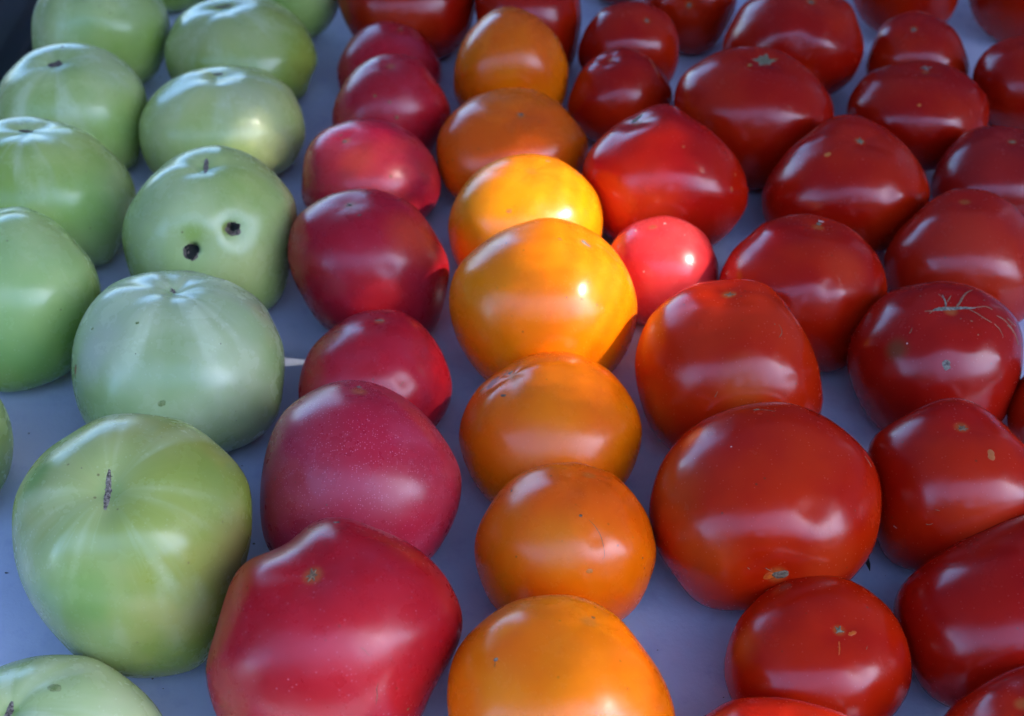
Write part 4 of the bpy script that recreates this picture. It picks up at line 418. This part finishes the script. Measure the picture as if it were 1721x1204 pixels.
def add_mark(body, mk, root, rnd, rot, loc):
    made = []
    k = mk[0]
    if k == 'star':
        _, d, R, arms, col = mk
        q0 = .45 if R > .007 else .32
        aa = [(2 * math.pi * (i + rnd.uniform(-.3, .3)) / arms, rnd.uniform(.55, 1)) for i in range(arms)]
        def prof(a):
            v = q0
            for c, l in aa:
                x = (a - c + math.pi) % (2 * math.pi) - math.pi
                v = max(v, q0 + (l - q0) * math.exp(-(abs(x) / .24) ** 1.3))
            return v * R
        made.append(radial_patch(body, 'blossom_scar', d, prof, .00030, MARK[col], root, rnd, n=72))
    elif k == 'slit':
        _, d, L, W, ang, col = mk
        ca = math.radians(ang)
        ja = [rnd.uniform(.8, 1.2) for _ in range(12)]
        def prof(a):
            x, y = math.cos(a - ca), math.sin(a - ca)
            return 1 / ((abs(x) / (L / 2)) ** 1.6 + (abs(y) / (W / 2)) ** 1.6) ** (1 / 1.6) * ja[int(a / 2 / math.pi * 12) % 12]
        made.append(radial_patch(body, 'blossom_scar', d, prof, .00028, MARK[col], root, rnd, n=56, wave=.00022))
    elif k in ('dot', 'blob'):
        _, d, rx, ry, ang, col = mk
        ca = math.radians(ang); rx = max(rx, .0002); ry = max(ry, .0002)
        ja = [rnd.uniform(.7, 1.25) if k == 'blob' else rnd.uniform(.85, 1.12) for _ in range(10)]
        def prof(a):
            x, y = math.cos(a - ca), math.sin(a - ca)
            t = a / 2 / math.pi * 10; i = int(t); f = t - i
            return 1 / math.hypot(x / rx, y / ry) * (ja[i % 10] * (1 - f) + ja[(i + 1) % 10] * f)
        soft = col in ('brownpale', 'greenspot2', 'tanpale', 'orange', 'purplish')
        made.append(radial_patch(body, 'scar' if k == 'blob' else 'blemish', d, prof, .00007 if soft else .00018, MARK[col], root, rnd, n=20 if k == 'dot' else 36, rings=(.5, 1) if k == 'dot' else (.3, .6, .85, 1)))
    elif k == 'line':
        pts, fc = strip_geo(body, mk[1], mk[2])
        made.append(mesh_obj('scratch', pts, fc, MARK[mk[3]], root))
    elif k == 'crack':
        P, Fc = [], []
        for dirs, w in mk[1]:
            pts, fc = strip_geo(body, dirs, w * .92, .0003)
            o = len(P); P += list(pts); Fc += [tuple(i + o for i in f) for f in fc]
        o = mesh_obj('growth_crack', P, Fc, MARK['crackline'], root)
        o.data.materials.append(MARK['crack'])
        nf = sum(1 for _ in Fc)
        for i, f in enumerate(o.data.polygons):
            if i < 2 * (len(mk[1][0][0]) - 1) * 6 + 2 * 18: f.material_index = 1
        made.append(o)
    elif k in ('hole', 'hole2'):
        _, d, R = mk
        ja = [rnd.uniform(.74, 1.18) for _ in range(14)]
        def prof(a):
            t = a / 2 / math.pi * 14; i = int(t); f = t - i
            return R * (ja[i % 14] * (1 - f) + ja[(i + 1) % 14] * f) * (1.25 if k == 'hole2' and 4.6 < a < 5.6 else 1)
        o = radial_patch(body, 'worm_hole', d, prof, .0004, MARK['rim'], root, rnd, n=44)
        made.append(o)
        q = .60 if k == 'hole' else .90
        o2 = radial_patch(body, 'opening', d, lambda a: prof(a) * q * (1 + .18 * math.sin(3 * a + 1)), .0009, MARK['black'], o, rnd, n=32, cx=R * (.22 if k == 'hole' else .10), cy=R * (.28 if k == 'hole' else .08), rings=(.4, .8, 1), jit=.1)
    for o in made:
        o.rotation_euler = rot; o.location = loc
    return made

NAMES = {'g': 'green_tomato', 'p': 'pink_tomato', 'o': 'orange_tomato', 'r': 'red_tomato', 'c': 'red_tomato'}
GROUPS = {'g': 'green tomatoes in rows on the left of the cloth', 'p': 'pink tomatoes in a row beside the green ones',
          'o': 'orange tomatoes in the middle row', 'r': 'red tomatoes on the right of the cloth', 'c': 'red tomatoes on the right of the cloth'}
GRID = {}
def grid(nu, nv):
    if (nu, nv) not in GRID:
        f = [(0, 1 + i, 1 + (i + 1) % nu) for i in range(nu)]
        for j in range(nv - 2):
            a, b = 1 + j * nu, 1 + (j + 1) * nu
            f += [(a + i, b + i, b + (i + 1) % nu, a + (i + 1) % nu) for i in range(nu)]
        a = 1 + (nv - 2) * nu; e = a + nu
        f += [(a + (i + 1) % nu, a + i, e) for i in range(nu)]
        GRID[(nu, nv)] = (sphere_dirs(nu, nv), f)
    return GRID[(nu, nv)]
def make_tomato(p):
    near = p['key'] in ('G8', 'G10', 'G11', 'P7', 'P6', 'O4', 'O5', 'O6', 'R22', 'R19')
    dirs, faces = grid(256, 170) if p['key'] == 'G8' else grid(144, 96) if near else grid(112, 74)
    body = Body(p)
    pts = body_points(dirs, p)
    pts[:, 2] = np.maximum(pts[:, 2], -p['c'][2] + .0002)
    loc_pts = pts @ body.B
    rot = Matrix([list(r) for r in body.B]).to_euler()
    x, y, z = p['c']
    base = Vector((x, y, TABLE))
    if p.get('marks'):
        root = bpy.data.objects.new(NAMES[p['kind']], None); root.empty_display_size = .02
        link(root); root.location = base
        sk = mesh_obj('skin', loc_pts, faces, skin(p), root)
        sk.rotation_euler = rot; sk.location = (0, 0, z)
        rnd = random.Random(p['seed'] + 5)
        for mk in p['marks']: add_mark(body, mk, root, rnd, rot, (0, 0, z))
    else:
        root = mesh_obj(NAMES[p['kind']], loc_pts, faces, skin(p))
        root.rotation_euler = rot; root.location = (x, y, TABLE + z)
    tag(root, p['label'], 'tomato', GROUPS[p['kind']])
    return root
roots = {}
for p in TOMATOES:
    roots[p['key']] = make_tomato(p)

# dried calyx tip under the broad red tomato
bm = bmesh.new()
path = [Vector(v) + Vector((0, 0, TABLE)) for v in ((0.1505, 0.3949, 0.016), (0.1523, 0.394, 0.012), (0.154, 0.3942, 0.008), (0.1554, 0.3936, 0.004))]
rings = []
for i, q in enumerate(path):
    r = (.0012, .0013, .0010, .0001)[i]
    rings.append([bm.verts.new(q + Vector((math.cos(a) * r, math.sin(a) * r * .5, math.sin(a) * r * .5))) for a in [k * math.pi / 3 for k in range(6)]])
for a, b in zip(rings, rings[1:]):
    for i in range(6): bm.faces.new((a[i], a[(i + 1) % 6], b[(i + 1) % 6], b[i]))
r22 = roots['R22']
sep = bm_obj('sepal', bm, corky('dry calyx', (.012, .014, .008), (.03, .03, .015)), r22, True)
sep.location = -r22.location

# ---------------------------------------------------------------- table, cloth, crumbs
X0, X1, Y0, Y1 = -.338, .95, -.25, 1.55
def cloth_z(x, y):
    z = -.0004 - .0003 * math.sin(x * 23 + 1.3 * math.sin(y * 9)) - .0003 * math.sin(y * 17 + x * 11)
    z -= .0009 * math.exp(-((y - .525 - .06 * x) / .0022) ** 2)                 # pressed fold lines
    z -= .0008 * math.exp(-((y - .205) / .0022) ** 2) + .0008 * math.exp(-((x - .335 ) / .0022) ** 2)
    return z
xs = list(np.arange(X0, .55, .0045)) + list(np.linspace(.56, X1, 14)); ys = list(np.linspace(Y0, .15, 14)) + list(np.arange(.16, 1.1, .0045)) + list(np.linspace(1.11, Y1, 16))
vs, fc = [], []
cols = [('d', k) for k in range(12, 0, -1)] + list(xs) + [('e', k) for k in range(1, 13)]
for y in ys:
    for c in cols:
        if isinstance(c, tuple):
            k = c[1] / 12; s = -1 if c[0] == 'd' else 1
            fold = .012 * math.sin(y * 31 + .7 * math.sin(y * 13)) * k
            vs.append(((X0 if s < 0 else X1) + s * (.008 * min(1, k * 5) + fold + .012 * k), y, TABLE - .0004 - .006 * min(1, c[1]) - .42 * k + .035 / 12))
        else:
            vs.append((c, y, TABLE + cloth_z(c, y)))
nc = len(cols)
for j in range(len(ys) - 1):
    for i in range(nc - 1):
        a = j * nc + i; fc.append((a, a + 1, a + nc + 1, a + nc))
m = N('pale blue cloth')
P = m.n('ShaderNodeTexCoord').outputs['Object']
n1 = m.noise(P, 6, 3); n2 = m.noise(P, 700, 3, .7)
c = m.mix(m.ramp(n1, .35, .65), (.50, .53, .655), (.57, .59, .69))
c = m.mix(m.ramp(m.noise(P, 60, 4, .7), .50, .75, 0, .4), c, (.30, .33, .52))
v = m.n('ShaderNodeTexVoronoi', {'Vector': P, 'Scale': 95., 'Randomness': 1.})
cc = m.n('ShaderNodeSeparateColor', {0: v.outputs['Color']}).outputs
sp = m.math('MULTIPLY', m.ramp(v.outputs['Distance'], .085, .03), m.math('GREATER_THAN', cc[0], .82))
c = m.mix(m.math('MULTIPLY', sp, .7), c, (.10, .10, .14))
wv = m.math('ADD', m.math('MULTIPLY', n2, .6), m.math('MULTIPLY', m.noise(P, 160, 3), 1.))
bu = m.n('ShaderNodeBump', {'Height': wv, 'Strength': .35, 'Distance': .0006}).outputs[0]
cloth_m = m.surf(m.n('ShaderNodeBsdfPrincipled', {'Base Color': c, 'Roughness': .55, 'Normal': bu, 'Specular IOR Level': .35}).outputs[0])
cloth = mesh_obj('tablecloth', vs, fc, cloth_m)
tag(cloth, 'pale blue cloth spread under all the tomatoes on the stall table', 'tablecloth')

rnd = random.Random(11)
P_, F_ = [], []
for i in range(420):
    x, y = rnd.uniform(-.33, .45), rnd.uniform(.24, 1.05)
    z = TABLE + cloth_z(x, y) + .0002; r = rnd.choice((.0002, .00028, .0004, .0006)); o = len(P_); n = 6; a0 = rnd.uniform(0, 6); st = rnd.uniform(1, 2.2)
    P_.append((x, y, z + r * .6))
    for q in range(n):
        a = a0 + q * math.pi / 3; rr = r * rnd.uniform(.6, 1.2)
        P_.append((x + math.cos(a) * rr * st, y + math.sin(a) * rr, z - .0003))
    F_ += [(o, o + 1 + q, o + 1 + (q + 1) % n) for q in range(n)]
crumb = mesh_obj('dirt_specks', P_, F_, corky('dirt', (.03, .025, .02), (.09, .07, .05)), None, False)
tag(crumb, 'tiny dark specks of dirt scattered over the blue cloth', 'dirt specks', kind='stuff')

wood = corky('table board', (.25, .17, .10), (.33, .24, .15), .6, 40)
tb = link(bpy.data.objects.new('stall_table', None)); tb.location = ((X0 + X1) / 2, (Y0 + Y1) / 2, 0)
tag(tb, 'plain trestle table hidden beneath the pale blue cloth', 'table')
hx, hy = (X1 - X0) / 2, (Y1 - Y0) / 2
bm = bmesh.new(); box(bm, -hx + .003, hx - .003, -hy + .003, hy - .003, TABLE - .03, TABLE - .004); bm_obj('tabletop', bm, wood, tb)
for sx in (-1, 1):
    for sy in (-1, 1):
        bm = bmesh.new(); cx_, cy_ = sx * (hx - .08), sy * (hy - .08)
        box(bm, cx_ - .02, cx_ + .02, cy_ - .02, cy_ + .02, 0, TABLE - .03); bm_obj('leg', bm, wood, tb)

# ---------------------------------------------------------------- ground
m = N('asphalt')
P = m.n('ShaderNodeTexCoord').outputs['Object']
c = m.mix(m.ramp(m.noise(P, 90, 4, .7), .3, .7), (.045, .045, .047), (.085, .083, .08))
c = m.mix(m.ramp(m.noise(P, .7, 3), .4, .7, 0, .4), c, (.10, .098, .09))
bu = m.n('ShaderNodeBump', {'Height': m.noise(P, 160, 3, .7), 'Strength': .7, 'Distance': .004}).outputs[0]
gm = m.surf(m.n('ShaderNodeBsdfPrincipled', {'Base Color': c, 'Roughness': .85, 'Normal': bu}).outputs[0])
g = mesh_obj('ground', [(-200, -200, 0), (200, -200, 0), (200, 200, 0), (-200, 200, 0)], [(0, 1, 2, 3)], gm, None, False)
tag(g, kind='structure')

# ---------------------------------------------------------------- stall canopy overhead (it casts the shade; sun falls through gaps in it)
ROOF = 2.2
CX0, CX1, CY0, CY1 = -2.4, 2.3, -.22, 2.8
def up_at(x, y, z):            # where the sun ray through a point above the cloth crosses the roof
    t = (ROOF - TABLE - z) / SUN.z
    return (x + SUN.x * t, y + SUN.y * t)
def inside(q, poly):
    r = False; n = len(poly)
    for i in range(n):
        (x1, y1), (x2, y2) = poly[i], poly[(i + 1) % n]
        if (y1 > q[1]) != (y2 > q[1]) and q[0] < (x2 - x1) * (q[1] - y1) / (y2 - y1) + x1: r = not r
    return r
HOLES = []
rnd = random.Random(21)
slit_areas = []
for poly, share in GAPS:
    poly = [up_at(*q) for q in poly]
    bx = [q[0] for q in poly]; by = [q[1] for q in poly]
    px_, py_ = .015, .0085
    w, h = px_ * .80, py_ * share / .80          # little slits cut to let a weakened sun through
    y = min(by)
    while y < max(by):
        x = min(bx)
        while x < max(bx):
            if inside((x, y), poly) and not any(inside((x, y), w) for w in slit_areas):
                cx, cy = x + rnd.uniform(-1, 1) * .001, y
                HOLES.append([(cx - w / 2, cy), (cx - w * .3, cy - h / 2), (cx + w * .3, cy - h / 2), (cx + w / 2, cy), (cx + w * .3, cy + h / 2), (cx - w * .3, cy + h / 2)])
            x += px_
        y += py_
    slit_areas.append(poly)
outer = [(CX0, CY0), (CX1, CY0), (CX1, CY1), (CX0, CY1)]
pts2 = [Vector(q) for q in outer]; edges = [(0, 1), (1, 2), (2, 3), (3, 0)]
for hole in HOLES:
    o = len(pts2); pts2 += [Vector(q) for q in hole]; n = len(hole)
    edges += [(o + i, o + (i + 1) % n) for i in range(n)]
vv, ee, ff, *_ = delaunay_2d_cdt(pts2, edges, [], 1, 1e-6)
keep = []
boxes = [(min(q[0] for q in h), max(q[0] for q in h), min(q[1] for q in h), max(q[1] for q in h), h) for h in HOLES]
for f in ff:
    cq = sum((Vector(vv[i]) for i in f), Vector((0, 0))) / len(f)
    if not any(b[0] <= cq.x <= b[1] and b[2] <= cq.y <= b[3] and inside(cq, b[4]) for b in boxes): keep.append(f)
m = N('canopy fabric')
P = m.n('ShaderNodeTexCoord').outputs['Object']
col = m.mix(m.ramp(m.noise(P, 3, 3), .35, .65), CANOPY, tuple(v * .9 for v in CANOPY))
d1 = m.n('ShaderNodeBsdfDiffuse', {'Color': col}); t1 = m.n('ShaderNodeBsdfTranslucent', {'Color': col})
fab = m.surf(m.n('ShaderNodeMixShader', {0: TRANSL, 1: d1.outputs[0], 2: t1.outputs[0]}).outputs[0])
can = link(bpy.data.objects.new('stall_canopy', None)); can.location = (0, 0, 0)
tag(can, 'dark blue fabric canopy on four steel poles shading the tomato table', 'canopy')
roof = mesh_obj('roof', [(q[0], q[1], ROOF) for q in vv], keep, fab, can, False)
def valance(x0, y0, x1, y1):
    n = 60; V_, F2 = [], []
    for i in range(n + 1):
        t = i / n; w = .012 * math.sin(i * 1.1)
        x, y = x0 + (x1 - x0) * t, y0 + (y1 - y0) * t
        for k in range(3):
            V_.append((x + (w * k / 2 if x0 == x1 else 0), y + (w * k / 2 if y0 == y1 else 0), ROOF - .002 - VAL * k / 2 * (1 - .12 * abs(math.sin(i * math.pi / 6)))))
    for i in range(n):
        for k in range(2): F2.append((i * 3 + k, i * 3 + k + 1, i * 3 + k + 4, i * 3 + k + 3))
    mesh_obj('valance', V_, F2, fab, can, True)
valance(CX0, CY0, CX1, CY0); valance(CX1, CY0, CX1, CY1); valance(CX1, CY1, CX0, CY1); valance(CX0, CY1, CX0, CY0)
def make_blocker_curtain(x0, y0, x1, y1, top, low):  # hangs an added cloth that blocks sky light from one side
    n = 90; V_, F2 = [], []
    dx, dy = x1 - x0, y1 - y0; L = math.hypot(dx, dy)
    for i in range(n + 1):
        t = i / n; w = .02 * math.sin(i * .9) + .012 * math.sin(i * .37)
        for k in range(5):
            V_.append((x0 + dx * t - dy / L * w, y0 + dy * t + dx / L * w, top + (low - top) * k / 4))
    for i in range(n):
        for k in range(4): F2.append((i * 5 + k, i * 5 + k + 1, i * 5 + k + 6, i * 5 + k + 5))
    mesh_obj('blocker_curtain', V_, F2, fab, can, True)
for c_ in BLOCKER_CURTAINS: make_blocker_curtain(*c_)
m = N('steel'); steel = m.surf(m.n('ShaderNodeBsdfPrincipled', {'Base Color': (.5, .5, .52, 1), 'Metallic': 1., 'Roughness': .4}).outputs[0])
for x, y in ((CX0 + .03, CY0 + .03), (CX1 - .03, CY0 + .03), (CX1 - .03, CY1 - .03), (CX0 + .03, CY1 - .03)):
    bm = bmesh.new(); bmesh.ops.create_cone(bm, cap_ends=True, segments=20, radius1=.02, radius2=.02, depth=ROOF - .004)
    o = bm_obj('pole', bm, steel, can, True); o.location = (x, y, (ROOF - .004) / 2)

# added hedge, unseen behind the camera, cuts off the low sky
rnd = random.Random(4)
hg = N('hedge leaves'); P = hg.n('ShaderNodeTexCoord').outputs['Object']
c = hg.mix(hg.ramp(hg.noise(P, 14, 4, .7), .35, .65), (.018, .045, .012), (.05, .10, .025))
bu = hg.n('ShaderNodeBump', {'Height': hg.noise(P, 25, 4, .8), 'Strength': 1., 'Distance': .08}).outputs[0]
hm = hg.surf(hg.n('ShaderNodeBsdfPrincipled', {'Base Color': c, 'Roughness': .7, 'Normal': bu}).outputs[0])
V_, F2 = [], []
nx = 180
prof = [(0, 0), (-.02, .8), (0, 1.8), (.06, SKY_BLOCK_H - .15), (.3, SKY_BLOCK_H), (.9, SKY_BLOCK_H), (1.2, SKY_BLOCK_H - .2), (1.25, 0)]
for i in range(nx + 1):
    x = -14 + 44 * i / nx
    for (dy, z) in prof:
        V_.append((x, -7 - dy + rnd.uniform(-.07, .07), max(0, z + rnd.uniform(-.08, .08) * (z > 0))))
for i in range(nx):
    for k in range(len(prof) - 1):
        a = i * len(prof) + k; F2.append((a, a + 1, a + 1 + len(prof), a + len(prof)))
blocker_hedge = mesh_obj('blocker_hedge', V_, F2, hm, None, True)
tag(blocker_hedge, 'dark green foliage block added out of view to cut low sky light', 'blocker_hedge')

# leafy trees added out of view to thin the sky behind the camera
def leafmat(name, a, b):
    t = N(name); P = t.n('ShaderNodeTexCoord').outputs['Object']
    return t.surf(t.n('ShaderNodeBsdfPrincipled', {'Base Color': t.mix(t.ramp(t.noise(P, 3, 3), .35, .65), a, b), 'Roughness': .6}).outputs[0])
bark = corky('bark', (.06, .045, .03), (.12, .09, .065), .9, 30)
leaf = leafmat('tree leaves', (.03, .07, .015), (.07, .12, .03))
for (tx, ty, th, lab) in BLOCKER_TREES:
    rnd = random.Random(int(tx * 10) + 50)
    root = link(bpy.data.objects.new('blocker_tree', None)); root.location = (tx, ty, 0)
    tag(root, lab, 'tree', 'unseen trees added to thin the sky light')
    V_, F2 = [], []
    def limb(a, b, r0, r1):
        o = len(V_); ax = (b - a).normalized(); u = ax.orthogonal().normalized(); w = ax.cross(u)
        for p_, r in ((a, r0), ((a + b) / 2 + Vector((rnd.uniform(-.08, .08), rnd.uniform(-.08, .08), 0)), (r0 + r1) / 2), (b, r1)):
            for i in range(8):
                V_.append(p_ + u * math.cos(i * math.pi / 4) * r + w * math.sin(i * math.pi / 4) * r)
        for k in (0, 1):
            for i in range(8): F2.append((o + k * 8 + i, o + k * 8 + (i + 1) % 8, o + k * 8 + 8 + (i + 1) % 8, o + k * 8 + 8 + i))
    top = Vector((0, 0, th * .45)); limb(Vector((0, 0, 0)), top, .22, .15)
    clumps = []
    for i in range(13):
        a = rnd.uniform(0, 6.28); q = Vector((math.cos(a) * rnd.uniform(.4, 2.3), math.sin(a) * rnd.uniform(.4, 1.6), th * rnd.uniform(.5, .92)))
        limb(top - Vector((0, 0, rnd.uniform(0, .6))), q, .07, .02); clumps.append((q, rnd.uniform(.6, 1.05)))
    mesh_obj('trunk', V_, F2, bark, root)
    LV, LF = [], []
    for q, r in clumps:
        for i in range(230 if tx < -1 else 150):
            d = Vector((rnd.gauss(0, 1), rnd.gauss(0, 1), rnd.gauss(0, .8))).normalized() * r * rnd.uniform(.35, 1.1)
            c_ = q + d; u = Vector((rnd.gauss(0, 1), rnd.gauss(0, 1), rnd.gauss(0, 1))).normalized(); w = u.orthogonal().normalized(); s_ = rnd.uniform(.07, .14); o = len(LV)
            LV += [c_ - u * s_, c_ + w * s_ * .5, c_ + u * s_, c_ - w * s_ * .5]; LF.append((o, o + 1, o + 2, o + 3))
    mesh_obj('crown', LV, LF, leaf, root, False)
# dark box added past the table's back left corner to keep the background dark
m = N('dark green backdrop'); P = m.n('ShaderNodeTexCoord').outputs['Object']
dark = m.surf(m.n('ShaderNodeBsdfPrincipled', {'Base Color': m.mix(m.ramp(m.noise(P, 9, 3), .35, .65), (.006, .018, .014), (.010, .016, .026)), 'Roughness': .6}).outputs[0])
root = link(bpy.data.objects.new('backdrop_box', None)); root.location = (-1.0, 1.35, 0)
tag(root, 'dark green box added to darken the view past the back left table corner', 'bin')
bm = bmesh.new(); box(bm, -.46, .46, -.75, .95, 0, .50); bmesh.ops.bevel(bm, geom=bm.edges[:], offset=.02, segments=3, affect='EDGES'); bm_obj('backdrop_body', bm, dark, root, True)
bm = bmesh.new(); box(bm, -.48, .48, -.77, .97, .502, .54); bmesh.ops.bevel(bm, geom=bm.edges[:], offset=.012, segments=3, affect='EDGES'); bm_obj('lid', bm, dark, root, True)
